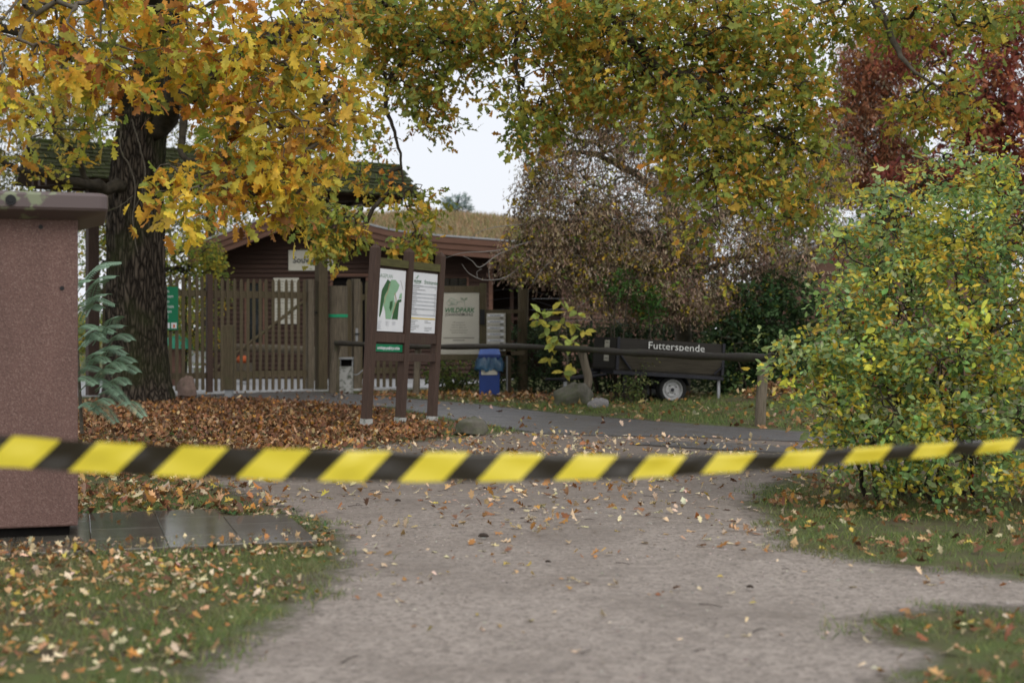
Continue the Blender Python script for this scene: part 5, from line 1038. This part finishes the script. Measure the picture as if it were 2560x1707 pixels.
# trees behind the gate roof
DULL = [((.17, .19, .055), 4), ((.27, .24, .05), 3), ((.42, .29, .05), 1.6), ((.12, .145, .05), 2)]
tree('birch_tree', 'tall thin-leaved tree behind the gate roof at far left', P(120, 945, 38), [[w4(120, 950, 38, .2), w4(130, 600, 38, .16), w4(150, 250, 38, .11), w4(160, -80, 38, .06)], [w4(140, 400, 38, .08), w4(300, 250, 38, .05), w4(420, 100, 38, .02)], [w4(145, 330, 38, .07), w4(60, 200, 38, .04), w4(0, 80, 38, .02)]],
     [(110, 120, 210, 130, 38, 1.5, 3), (90, 330, 160, 120, 38, 1.4, 2.6), (330, 120, 150, 110, 38, 1.3, 1.2), (250, 330, 140, 120, 38, 1.2, 1.6), (60, 480, 120, 70, 38, 1, 1.2), (200, 500, 100, 60, 38, 1, .9), (-60, 250, 120, 240, 38, 1.5, 1)], 1150, 17, .5, .7, .10, DULL, DIA, 44, 'trees behind the gate')
tree('willow_tree', 'loose olive tree seen between oak leaves above the gable', P(520, 945, 40), [[w4(520, 950, 40, .2), w4(525, 650, 40, .16), w4(540, 400, 40, .1), w4(560, 150, 40, .05)], [w4(530, 480, 40, .07), w4(650, 380, 40, .05), w4(780, 330, 40, .02)]],
     [(500, 400, 130, 130, 40, 1.4, 2.2), (650, 350, 160, 110, 40, 1.4, 2), (540, 560, 80, 60, 40, 1, 1), (780, 340, 110, 80, 40, 1.2, 1), (620, 480, 140, 50, 40, 1.2, 1.2), (450, 560, 60, 50, 40, .8, .6)], 700, 15, .5, .8, .10, DULL, DIA, 45, 'trees behind the gate')
tree('yellow_shrub', 'yellow-green shrub behind the left picket fence', P(460, 950, 32.5), [[w4(460, 958, 32.5, .07), w4(462, 850, 32.5, .05), w4(465, 700, 32.5, .03)], [w4(460, 900, 32.5, .04), w4(520, 740, 32.4, .02)], [w4(460, 900, 32.5, .04), w4(400, 740, 32.4, .02)]],
     [(470, 640, 85, 60, 32.6, .7, 2), (430, 720, 80, 80, 32.4, .7, 1.5), (510, 720, 60, 80, 32.4, .6, 1.0), (475, 840, 70, 70, 32.4, .6, 1.2), (535, 640, 30, 40, 32.5, .4, .5), (300, 680, 120, 130, 33, 1, 1.6), (230, 800, 80, 120, 33, 1, 1.0), (240, 560, 60, 130, 33, .8, 2.2), (330, 560, 80, 80, 33.5, .8, .8)], 720, 14, .3, .4, .07, [((.36, .36, .06), 3), ((.5, .38, .05), 2), ((.2, .27, .06), 3)], ELL, 46)

# ------------------------------------------------------------------ big flowering shrub at the right
GRN = [((.25, .37, .12), 4), ((.155, .26, .095), 2.2), ((.35, .46, .17), 3.0), ((.54, .52, .09), 3.0), ((.76, .55, .08), 3.2), ((.42, .52, .27), 1.2)]
shb = root('rose_shrub', P(2330, 1290, 10.6), 'large rounded green and yellow shrub with red hips beside the path', 'shrub'); r1 = np.random.RandomState(51)
sx_, sy_ = P(2330, 1290, 10.6)[0], 10.7; stn = []
for i, (px, py, Y) in enumerate(((2230, 560, 10.9), (2120, 640, 10.6), (2100, 800, 10.2), (1915, 885, 10.0), (2040, 1010, 9.9), (2110, 1130, 9.8), (2380, 560, 11), (2520, 600, 11), (2500, 820, 10.2), (2350, 900, 9.7), (2650, 800, 10.8), (2250, 760, 10.0), (2200, 1000, 9.6), (2550, 1050, 9.8), (2420, 1130, 9.5), (2300, 470, 11.3), (2700, 500, 11.4))):
    e = PA(px, py, Y); b0 = np.array((sx_ + r1.normal(0, .22), sy_ + r1.normal(0, .2), -.03)); m1 = b0 * .55 + e * .45; m1[2] = b0[2] * .3 + e[2] * .7 + .15
    q = catmull([(*b0, .018), (*m1, .012), (*e, .005)], 8); MB().tube([x[:3] + r1.normal(0, .008, 3) for x in q], [x[3] for x in q], 6, True, .1, i).build('stem', LB, shb); stn.append(np.array([x[:3] for x in q]))
SBL = [(2280, 570, 150, 90, 11.0, .6, 1.8), (2200, 720, 140, 120, 10.7, .6, 2.0), (2400, 700, 200, 150, 10.7, .6, 2.8), (2510, 560, 150, 90, 11.1, .6, 1.6), (2190, 890, 160, 110, 10.2, .6, 2.2), (2350, 890, 220, 130, 10.1, .6, 2.8), (2520, 840, 160, 180, 10.3, .6, 2.4), (2090, 950, 90, 80, 10, .4, .8), (2000, 880, 70, 30, 10, .25, .3), (1930, 890, 40, 22, 10, .2, .16), (2030, 1010, 60, 40, 9.9, .25, .28), (2110, 800, 60, 60, 10.3, .3, .4),
       (2190, 1070, 150, 80, 9.9, .5, 1.6), (2370, 1090, 190, 80, 9.8, .5, 1.9), (2530, 1090, 150, 90, 9.9, .5, 1.3), (2090, 1130, 60, 35, 9.8, .25, .25), (2250, 1165, 150, 30, 9.7, .4, .3), (2450, 1180, 150, 40, 9.6, .4, .35), (2330, 480, 130, 50, 11.4, .4, .8), (2450, 430, 50, 60, 11.4, .25, .35), (2520, 470, 80, 60, 11.4, .3, .5), (2200, 480, 40, 50, 11.2, .25, .18), (2110, 600, 45, 40, 10.8, .25, .25), (2360, 430, 30, 50, 11.3, .2, .12), (2700, 750, 160, 280, 10.8, .7, 2.0), (2700, 1050, 150, 130, 10.2, .6, 1.1)]
tips = blob_pts(SBL, 2050, r1, .1); a_, b_, ra_, rb_, dr = grow(np.concatenate(stn), tips, r1, .06, .0016, .012, .25)
o = link('twigs', segs_mesh('twigs', a_, b_, ra_, rb_, 4), shb); o.data.materials.append(LB); o['kind'] = 'stuff'
B, D, N, S, C = cluster_leaves(tips, dr, 14, .2, .1, .046, GRN, r1, .9, .25, .62, 1.0)
vis = np.where(in_frame(B, 10) & (B[:, 1] < 10.2) & (S > .044))[0]; sel = r1.choice(vis, 290, False); msk = np.ones(len(B), bool); msk[sel] = False
o = link('crown', leaves_mesh('crown', B[msk], D[msk], N[msk], S[msk], ELL, C[msk], bend=.25), shb); o.data.materials.append(M['leaf']); o['kind'] = 'stuff'
single_leaves(shb, B, D, N, S, ELL, GRN, M['leaf'], r1, sel, nvar=10)
hm = pmat('red_hip', (.35, .03, .02), (.25, .02, .015), 5, rough=.35, bump=0); hips = MB(); 
for _ in range(150):
    c = tips[r1.randint(len(tips))] + r1.normal(0, .05, 3)
    hips.tube([c, c + (0, 0, -.006), c + (0, 0, -.013), c + (0, 0, -.02)], [.003, .008, .008, .003], 6)
o = hips.build('hips', hm, shb); o['kind'] = 'stuff'

# ------------------------------------------------------------------ hedge, dark shrub, sapling, pinnate plant, far pine
DKG = [((.055, .095, .04), 4), ((.08, .125, .05), 3), ((.04, .065, .03), 3), ((.13, .17, .07), 1)]
def bushy(name, label, cat, blobs, ncl, per, size, pal, tmpl, seed, base, upn=.5, nst=14, mat='leaf'):
    t = root(name, (base[0], base[1], 0), label, cat); r1 = np.random.RandomState(seed); tips = blob_pts(blobs, ncl, r1, .2); st = []
    for i in range(nst):
        e = tips[r1.randint(len(tips))]; b0 = np.array((e[0] * .6 + base[0] * .4 + r1.normal(0, .2), e[1] * .6 + base[1] * .4, -.02)); q = catmull([b0, (b0 + e) / 2 + r1.normal(0, .05, 3), e], 4)
        MB().tube(q, list(np.linspace(.025, .006, len(q))), 6).build('stem', LB, t); st.append(np.array(q))
    a_, b_, ra_, rb_, dr = grow(np.concatenate(st), tips, r1, .05, .002, .02, .3); o = link('twigs', segs_mesh('twigs', a_, b_, ra_, rb_, 4), t); o.data.materials.append(LB); o['kind'] = 'stuff'
    B, D, N, S, C = cluster_leaves(tips, dr, per, .2, .1, size, pal, r1, upn, .22, .5, .9)
    o = link('foliage', leaves_mesh('foliage', B, D, N, S, tmpl, C, bend=.2), t); o.data.materials.append(M[mat]); o['kind'] = 'stuff'; return t
bushy('hedge', 'dark green clipped hedge behind the feed trailer', 'hedge', [(x, y, 75, 55, 28.6, .45, 1) for x in range(1250, 1850, 55) for y in (860, 910, 955)] + [(x, 822 + 6 * math.sin(x), 60, 22, 28.7, .4, .8) for x in range(1340, 1850, 50)], 1500, 16, .055, DKG, ELL, 61, P(1560, 985, 28.6), nst=30)
bushy('evergreen_shrub', 'dense dark green shrub right of the trailer', 'shrub', [(1880, 790, 90, 80, 25.6, .6, 2), (1830, 880, 80, 80, 25.3, .5, 1.4), (1930, 890, 90, 90, 25.4, .6, 1.8), (1980, 740, 80, 70, 25.8, .6, 1), (1850, 960, 70, 40, 25.2, .4, .7), (2060, 850, 100, 120, 26, .6, 1.2)], 850, 16, .075, [((.05, .1, .035), 4), ((.08, .14, .05), 3), ((.035, .065, .028), 3), ((.2, .22, .05), .5)], ELL, 62, P(1900, 1000, 25.4))
bushy('cedar_sprig', 'bright green conifer sprays hanging before the right wing', 'shrub', [(1555, 705, 45, 30, 25.2, .3, 1), (1620, 760, 35, 40, 25.2, .3, 1)], 70, 14, .09, [((.06, .14, .03), 3), ((.09, .19, .045), 2)], KEY, 63, P(1610, 990, 25.3), nst=6)
bushy('weed_clump', 'low leafy weeds growing under the trailer drawbar', 'weeds', [(1585, 965, 30, 30, 23.9, .2, 1), (1560, 990, 25, 18, 23.9, .2, .6), (1612, 925, 14, 35, 24, .15, .4)], 60, 8, .05, [((.12, .16, .05), 3), ((.18, .2, .06), 2)], ELL, 64, P(1590, 1008, 24), nst=8)
bushy('flower_bed_plants', 'pale green bed plants behind the park name board', 'plants', [(1110, 930, 40, 40, 29.5, .3, 1), (1150, 960, 60, 30, 29.3, .3, 1), (1190, 900, 25, 50, 29.6, .3, .6)], 150, 10, .07, [((.2, .26, .06), 3), ((.1, .14, .05), 2), ((.3, .22, .1), 1)], ELL, 65, P(1140, 980, 29.3), nst=8)
# sapling with big pale leaves, each leaf a part
sap = root('walnut_sapling', P(1420, 1010, 24.6), 'young sapling with large yellow-green leaves above the mossy boulder', 'sapling'); r1 = np.random.RandomState(71)
q = catmull([PA(1425, 1012, 24.7), PA(1420, 930, 24.7), PA(1415, 850, 24.7), PA(1405, 785, 24.6)], 5); MB().tube(q, list(np.linspace(.022, .01, len(q))), 7).build('stem', M['pale_branch'], sap)
LBs, LD, LN, LS = [], [], [], []
for i, (px, py) in enumerate(((1350, 785), (1385, 778), (1420, 775), (1445, 785), (1370, 815), (1400, 810), (1430, 815), (1460, 830), (1365, 835), (1395, 840), (1420, 850), (1380, 862), (1375, 895), (1425, 915), (1410, 930), (1440, 855), (1355, 800))):
    e = PA(px, py, 24.4 + r1.normal(0, .15)); k = min(len(q) - 1, 8 + r1.randint(8)); MB().tube([q[k], (q[k] + e) / 2 + (0, 0, .05), e], [.006, .005, .003], 5).build('leaf_stalk', M['pale_branch'], sap)
    for j in range(4):
        LBs.append(e + r1.normal(0, .02, 3)); dv = nrm(e - q[k]) * .4 + r1.normal(0, .6, 3); dv[2] -= .25; LD.append(dv); LN.append(np.array((0, -.7, .7)) + r1.normal(0, .3, 3)); LS.append(r1.uniform(.15, .25))
single_leaves(sap, np.array(LBs), np.array(LD), np.array(LN), np.array(LS), ELL, [((.55, .5, .09), 3), ((.42, .48, .12), 3), ((.62, .44, .07), 1.5), ((.3, .38, .1), 1.2)], M['leaf'], r1, range(len(LBs)))
# pinnate-leaved plant beside the brown box: each frond a part
pin = root('fern_leaved_plant', P(215, 1075, 15), 'blue-green plant with feathery leaves beside the brown box', 'plant'); r1 = np.random.RandomState(72)
fr_m = pmat('blue_green_leaflet', (.27, .4, .27), (.18, .29, .19), 6, rough=.5, bump=0, rnd=.25, spec=.4); b0 = PA(205, 1060, 15)
for i, (px, py) in enumerate(((290, 690), (300, 655), (270, 735), (300, 790), (285, 830), (330, 850), (300, 870), (335, 905), (290, 930), (345, 930), (300, 985), (360, 1040), (290, 1055), (250, 1030), (255, 770), (262, 880), (240, 960), (320, 960), (230, 700), (240, 820), (275, 665), (262, 700), (285, 760), (310, 815), (270, 850), (315, 885), (310, 925), (270, 905), (275, 960), (320, 1010), (280, 1010), (250, 925), (255, 845), (225, 760))):
    e = PA(px, py, 14.6 + r1.normal(0, .25)); s0 = b0 + (0, 0, max(.12, (e[2] - b0[2]) * .82)) + r1.normal(0, .06, 3); s0[0] = max(s0[0] - .1, e[0] - .42)
    q = catmull([s0, (s0 + e) / 2 + (0, 0, .10), e], 8); m_ = MB(); m_.tube(q, list(np.linspace(.007, .002, len(q))), 4, False)
    for k in range(4, len(q)):
        d = nrm(q[k] - q[k - 1]); sd = nrm(np.cross(d, (0, -.35, 1))); ln = .085 * math.sin(math.pi * (.25 + .68 * k / len(q))) + .015
        for s_ in (-1, 1):
            for h_ in (0, .5):
                p = q[k] - d * np.linalg.norm(q[k] - q[k - 1]) * h_; tip = p + sd * s_ * ln + d * ln * .45 - np.array((0, 0, .3 * ln)); wv = d * .0085; nv = np.array((0, 0, .006))
                m_.add([p, p * .6 + tip * .4 + wv + nv, tip, p * .6 + tip * .4 - wv + nv], [(0, 1, 2, 3)])
    m_.build('frond', fr_m, pin)
MB().tube([b0 - (0, 0, .1), b0 + (-.05, 0, .8), b0 + (-.1, 0, 1.5)], [.02, .016, .008], 6).build('stem', M['pale_branch'], pin)
# hidden stems feed each frond
# pine beyond the turf roof
YP = 95; pn = root('pine_tree', P(1140, 560, YP), 'lone blue-green pine crown showing above the turf roof', 'tree'); pn.location = (P(1140, 0, YP)[0], YP, 0)
q = catmull([(P(1142, 0, YP)[0], YP, 0, .22), (*P(1140, 560, YP), .18), (*P(1146, 500, YP), .08), (*P(1148, 486, YP), .03)], 5); MB().tube([x[:3] for x in q], [x[3] for x in q], 8).build('trunk', M['bark'], pn)
r1 = np.random.RandomState(81); tips = blob_pts([(1150, 497, 20, 6, YP, .6, 1), (1128, 512, 22, 9, YP, .6, 1), (1158, 520, 20, 9, YP, .6, 1), (1140, 535, 36, 9, YP, .8, 1.3), (1120, 530, 16, 9, YP, .6, .7), (1165, 540, 16, 8, YP, .5, .5)], 75, r1)
a_, b_, ra_, rb_, dr = grow(np.array([x[:3] for x in q]), tips, r1, .0, .012, .08, .6); o = link('limb', segs_mesh('limb', a_, b_, ra_, rb_, 4), pn); o.data.materials.append(M['bark'])
B, D, N, S, C = cluster_leaves(tips, dr, 16, .35, -.3, .26, [((.2, .27, .25), 3), ((.26, .33, .31), 2), ((.16, .22, .2), 2)], r1, .5, .15, .6)  # glaucous needles; pale bluish tone also stands in for distance haze
o = link('crown', leaves_mesh('crown', B, D, N, S, KEY, C), pn); o.data.materials.append(M['pine']); o['kind'] = 'stuff'
# a far wood closes the view behind the houses
r1 = np.random.RandomState(82); n = 9000; xs = r1.uniform(-60, 60, n); ys = 75 + 8 * r1.rand(n); top = 3.6 + 1.5 * np.sin(xs * .35) + .8 * np.sin(xs * .9 + 1) + 2.5 * np.clip((np.abs(xs + 8) - 14) / 20, 0, 1)
B = np.column_stack([xs, ys, r1.rand(n) * top]); me = leaves_mesh('far_wood', B, r1.normal(size=(n, 3)), r1.normal(size=(n, 3)) + (0, -.6, .4), r1.uniform(.5, 1.1, n), DIA, pick(DULL, n, r1)); me.materials.append(M['leaf'])
tag(link('far_wood', me), 'far wood of dull autumn trees behind the houses', 'wood', None, 'stuff')

# ------------------------------------------------------------------ grass and fallen leaves
r1 = np.random.RandomState(91)
GC = [((.16, .23, .065), 4), ((.24, .29, .08), 3), ((.1, .155, .05), 2.5), ((.3, .28, .12), 1.3)]
def uni(n, x0, x1, y0, y1): return np.column_stack([r1.uniform(x0, x1, n), r1.uniform(y0, y1, n)])
SLABS = [tuple(BOXC + SU * a + SV * b) for a, b in ((-1.6, -.2), (.9, -.2), (1.35, .25), (.9, 1.1), (-1.6, 1.1))]
def nz2(p, s, k=0): return np.sin(p[:, 0] * s + 1.7 * np.sin(p[:, 1] * s * .8 + k)) * np.sin(p[:, 1] * s * 1.1 + 1.3 * np.sin(p[:, 0] * s * .7 + 2 * k))
def onground(p, dz=0): return np.column_stack([p, hgt(p[:, 0], p[:, 1]) + dz])
def scatter(n, x0, x1, y0, y1, fn):
    p = uni(n, x0, x1, y0, y1); return p[r1.rand(n) < fn(p)]
gpath = lambda p: np.clip((.08 + .22 * nz2(p, 5.3, 3) + .08 * nz2(p, 13, 1) - sdist(PATH, p)) / .22, 0, 1) * (sdist(SLABS, p) < .0) * (sdist(ROAD, p) < 0)
allp = []
# near lawns left and right
pg = scatter(120000, -4.2, 4.2, 4.3, 11.5, lambda p: gpath(p) * np.clip(.75 + .9 * nz2(p, 2.1, 1), .12, 1)); h_ = r1.uniform(.025, .075, len(pg))
gcol = pick(GC, len(pg), r1); gm = np.clip(.4 + .8 * nz2(pg, 2.7, 11), 0, 1)[:, None] * .5; gcol = gcol * (1 - gm) + pick([((.24, .2, .1), 2), ((.17, .15, .07), 2), ((.3, .27, .14), 1)], len(pg), r1) * gm
me1 = blades('lawn_grass', onground(pg, -.004), h_, np.full(len(pg), .0055), gcol, r1, .6)
tag(link('lawn_grass', me1), 'short green grass of the lawns along the gravel path', 'grass', None, 'stuff')
# strip beyond the road by the trailer, and tufts on the leaf bank
fnv = lambda p: np.clip((.0 - sdist(ROAD, p)) / .3, 0, 1) * np.clip(.6 + .8 * nz2(p, 1.6, 2), .05, 1) * (sdist(BANK, p) < -.1)
pg = scatter(60000, -3.2, 8.0, 17.5, 26.8, fnv); pb2 = scatter(5000, -6.0, -.3, 16, 21, lambda p: (sdist(BANK, p) > 0) * np.clip(nz2(p, 2.6, 4), 0, 1)); pg = np.concatenate([pg, pb2])
tag(link('verge_grass', blades('verge_grass', onground(pg, -.01), r1.uniform(.04, .13, len(pg)), np.full(len(pg), .011), pick(GC + [((.24, .2, .1), 1)], len(pg), r1), r1, .5)), 'longer grass on the verge below the trailer and barrier', 'grass', None, 'stuff')
# low round-leaved ground cover round the slabs
pc = scatter(5200, -3.4, -.6, 6.2, 10.5, lambda p: (sdist(SLABS, p) < 0) * np.clip(1 + sdist(SLABS, p) / .55, 0, 1) * (sdist(PATH, p) < .05)); n = len(pc)
me = leaves_mesh('ground_cover', onground(pc, .01), np.column_stack([r1.normal(size=(n, 2)), np.full(n, .5)]), np.column_stack([r1.normal(0, .4, (n, 2)), np.ones(n)]), r1.uniform(.018, .04, n), ELL, pick([((.10, .2, .075), 3), ((.07, .14, .05), 2)], n, r1)); me.materials.append(M['leaf'])
tag(link('ground_cover', me), 'low round-leaved creeping plants round the wet slabs', 'ground cover', None, 'stuff')
# fallen leaves
FALL = (OAK_LO[0] * np.array((1.25, 1, 1)) + np.column_stack([np.zeros(14), np.zeros(14), .25 * OAK_LO[0][:, 1] ** 2]), OAK_LO[1])
LIT = [((.33, .155, .06), 3), ((.42, .245, .115), 2.6), ((.24, .11, .045), 2.6), ((.58, .42, .25), 1.5), ((.14, .07, .036), 2.2), ((.48, .23, .045), 1.1)]
PALE = [((.66, .52, .33), 3.2), ((.55, .36, .17), 2.6), ((.48, .22, .06), 2.2), ((.3, .14, .06), 1.4), ((.58, .42, .08), .9), ((.2, .1, .05), .8)]
BANKP = [((.30, .135, .055), 3), ((.36, .2, .095), 2.4), ((.2, .09, .04), 3), ((.5, .34, .19), 1.0), ((.11, .055, .03), 2.6), ((.42, .19, .04), 1.2)]
FL = []
def fall(n, x0, x1, y0, y1, fn, s0, s1, pal, lift=.0, tilt=.35, cl=.0):
    p = scatter(n, x0, x1, y0, y1, fn); m = len(p)
    if cl: p = p + r1.normal(0, cl, p.shape)
    D = np.column_stack([r1.normal(size=(m, 2)), r1.normal(0, tilt * .5, m)]); N = np.column_stack([r1.normal(0, tilt, (m, 2)), np.ones(m)]) * np.where(r1.rand(m, 1) < .8, 1, -1)
    FL.append((onground(p, .014 + lift * r1.rand(m)), D, N, r1.uniform(s0, s1, m), pick(pal, m, r1, .2)))
noslab = lambda p: (sdist(SLABS, p) < .05)
BOXR = [tuple(BOXC + SU * a + SV * b) for a, b in ((-1.3, -.02), (.02, -.02), (.02, 1.0), (-1.3, 1.0))]
nobox = lambda p: sdist(BOXR, p) < 0
fall(42000, -7.5, .2, 14.2, 25.5, lambda p: np.clip(sdist(BANK, p) / .6 + .25, 0, 1) * np.clip(.8 + .5 * nz2(p, 1.3, 3), .2, 1), .032, .088, BANKP, .022, .5)
fall(14000, -5, 1, 9.4, 15.5, lambda p: np.clip(.35 - sdist(PATH, p) / .8, .05, 1) * noslab(p) * nobox(p) * np.clip(.75 + .6 * nz2(p, 2, 6), .2, 1), .04, .095, PALE + LIT, .03, .55)
fall(11500, -4, .2, 4.4, 9.6, lambda p: np.clip(.22 - sdist(PATH, p) / .35, 0, 1) * np.clip(.55 + .6 * nz2(p, 2.4, 5), .15, 1) * (nobox(p)) * np.where(sdist(SLABS, p) > 0, .03, 1), .02, .056, PALE + PALE + [PALE[0], LIT[1]], .02, .55)
fall(7000, .3, 4.5, 4.4, 12.5, lambda p: np.clip(.12 - sdist(PATH, p) / .3, 0, 1) * np.clip(.45 + .6 * nz2(p, 2.2, 7), .08, 1), .025, .075, PALE + LIT, .02, .65)
ctrs = scatter(7500, -5, 6, 4.6, 19, lambda p: (sdist(PATH, p) > .05) * np.clip(.07 + (p[:, 1] - 5.5) * .05, .06, .75)); kk = r1.randint(1, 6, len(ctrs)); pc_ = np.repeat(ctrs, kk, 0); pc_ = pc_ + r1.normal(0, .09, pc_.shape) * np.array((1.6, 1)); m = len(pc_)
FL.append((onground(pc_, .012), np.column_stack([r1.normal(size=(m, 2)), r1.normal(0, .25, m)]), np.column_stack([r1.normal(0, .22, (m, 2)), np.ones(m)]) * np.where(r1.rand(m, 1) < .7, 1, -1), r1.uniform(.025, .07, m) * np.where(pc_[:, 1] < 8, .8, 1.1), pick(PALE + [PALE[0], PALE[0]], m, r1, .2)))
fall(5200, -3, 7.5, 17.2, 27.2, lambda p: (sdist(BANK, p) < 0) * np.where(sdist(ROAD, p) > 0, .12, .6) * np.clip(.6 + .7 * nz2(p, 1.5, 9), .08, 1), .045, .105, LIT + PALE, .05, .55)
fall(4200, 3.6, 7.6, 22.6, 26.2, lambda p: np.clip((hgt(p[:, 0], p[:, 1]) - .1) / .15, 0, 1), .07, .13, LIT, .05, .6)
fall(2500, -3, 3.5, 24.8, 28.2, lambda p: np.clip(.3 + .7 * nz2(p, 1.2, 2), 0, .8) * (sdist(ROAD, p) < 0), .06, .12, LIT, .04, .5)
fall(500, -8, -1, 25, 29, lambda p: (sdist(ROAD, p) > 0) * .5, .05, .11, LIT, .0, .3)
B, D, N, S, C = (np.concatenate(x) for x in zip(*FL))
vis = np.where(in_frame(B, 12) & (B[:, 1] < 8.6))[0]; sel = r1.choice(vis, 260, False); msk = np.ones(len(B), bool); msk[sel] = False
me = leaves_mesh('fallen_leaves', B[msk], D[msk], N[msk], S[msk], FALL, C[msk], bend=.9); me.materials.append(M['dryleaf'])
tag(link('fallen_leaves', me), 'carpet of brown and orange fallen leaves under the oak', 'leaves', None, 'stuff')
sdp = sdist(PATH, B); lum = C.sum(1); big = S > .055
for zone, cond, where in (('path', sdp > 0, 'lying alone on the gravel path'), ('left', (sdp <= 0) & (B[:, 0] < 0), 'on the grass left of the path'), ('right', (sdp <= 0) & (B[:, 0] >= 0), 'on the grass right of the path')):
    for cn, cc, pal in (('pale cream', lum > 1.05, [PALE[0]]), ('orange-tan', (lum <= 1.05) & (lum > .62), [PALE[1], PALE[2]]), ('dark brown', lum <= .62, [PALE[3], PALE[5]])):
        for sn, sc_ in (('large', big), ('small', ~big)):
            ii = [i for i in sel if cond[i] and cc[i] and sc_[i]]
            for o in single_leaves(None, B, D, N, S, OAK_HI, pal, M['dryleaf'], r1, ii, 'fallen_leaf', 4): tag(o, '%s %s fallen oak leaf %s' % (sn, cn, where), 'leaf', '%s %s fallen leaves, %s' % (sn, cn, zone))
print('fallen', len(B))
# loose grit and crumbs of bark pressed into the path
OCT = (np.array([(.5, 0, 0), (0, .5, 0), (-.5, 0, 0), (0, -.45, 0), (.05, .05, .32)]), [(0, 1, 4), (1, 2, 4), (2, 3, 4), (3, 0, 4)])
pg2 = scatter(24000, -3, 4.2, 4.3, 12, lambda p: (sdist(PATH, p) > .0) * np.clip(.45 + .6 * nz2(p, 3.1, 4) + .3 * nz2(p, 7.7, 2), .08, 1)); n = len(pg2)
ggm = leaves_mesh('path_grit', onground(pg2, .004), np.column_stack([r1.normal(size=(n, 2)), np.zeros(n)]), np.tile((0, 0, 1.0), (n, 1)) + r1.normal(0, .15, (n, 3)), np.exp(r1.normal(math.log(.009), .45, n)), OCT, pick([((.34, .29, .24), 3), ((.2, .165, .135), 3), ((.48, .43, .37), 1.5), ((.09, .07, .055), .9)], n, r1)); ggm.materials.append(M['dryleaf'])
tag(link('path_grit', ggm), 'loose grit and dark crumbs strewn over the gravel path', 'grit', None, 'stuff')
# small twigs and cones on the path
tw_m = pmat('dark_twig', (.06, .045, .035), rough=.9, bump=0)
pp = scatter(200, -2.5, 4.5, 4.8, 14, lambda p: (sdist(PATH, p) > .1) * .6)
for i, p in enumerate(pp[:32]):
    a = r1.uniform(-1.2, 1.2); L = r1.uniform(.03, .12); d = np.array((math.cos(a), math.sin(a), 0)); z = hgt(p[0], p[1]) + .012
    o = MB().tube([(*p, z), np.array((*p, z + .004)) + d * L * .5 + (0, r1.normal(0, .003), 0), np.array((*p, z)) + d * L], [.0024, .002, .0015], 5).build('fallen_twig', tw_m); tag(o, 'short dark fallen twig lying on the gravel path', 'twig', 'twigs on the path')
for px, py, s in ((1209, 1348, .033), (995, 1258, .022), (1370, 1413, .016), (1875, 1477, .018), (1280, 1281, .02)):
    x, y = G(px, py); q = [(x - s, y, .02), (x - s * .6, y, .02 + s * .15), (x, y, .022 + s * .15), (x + s * .6, y, .02 + s * .1), (x + s, y, .018)]
    o = MB().tube(q, [.002, s * .35, s * .42, s * .33, .002], 10, True, .15).build('path_stone', tw_m); tag(o, 'dark oval pebble lying on the gravel path', 'stone', 'pebbles on the path')
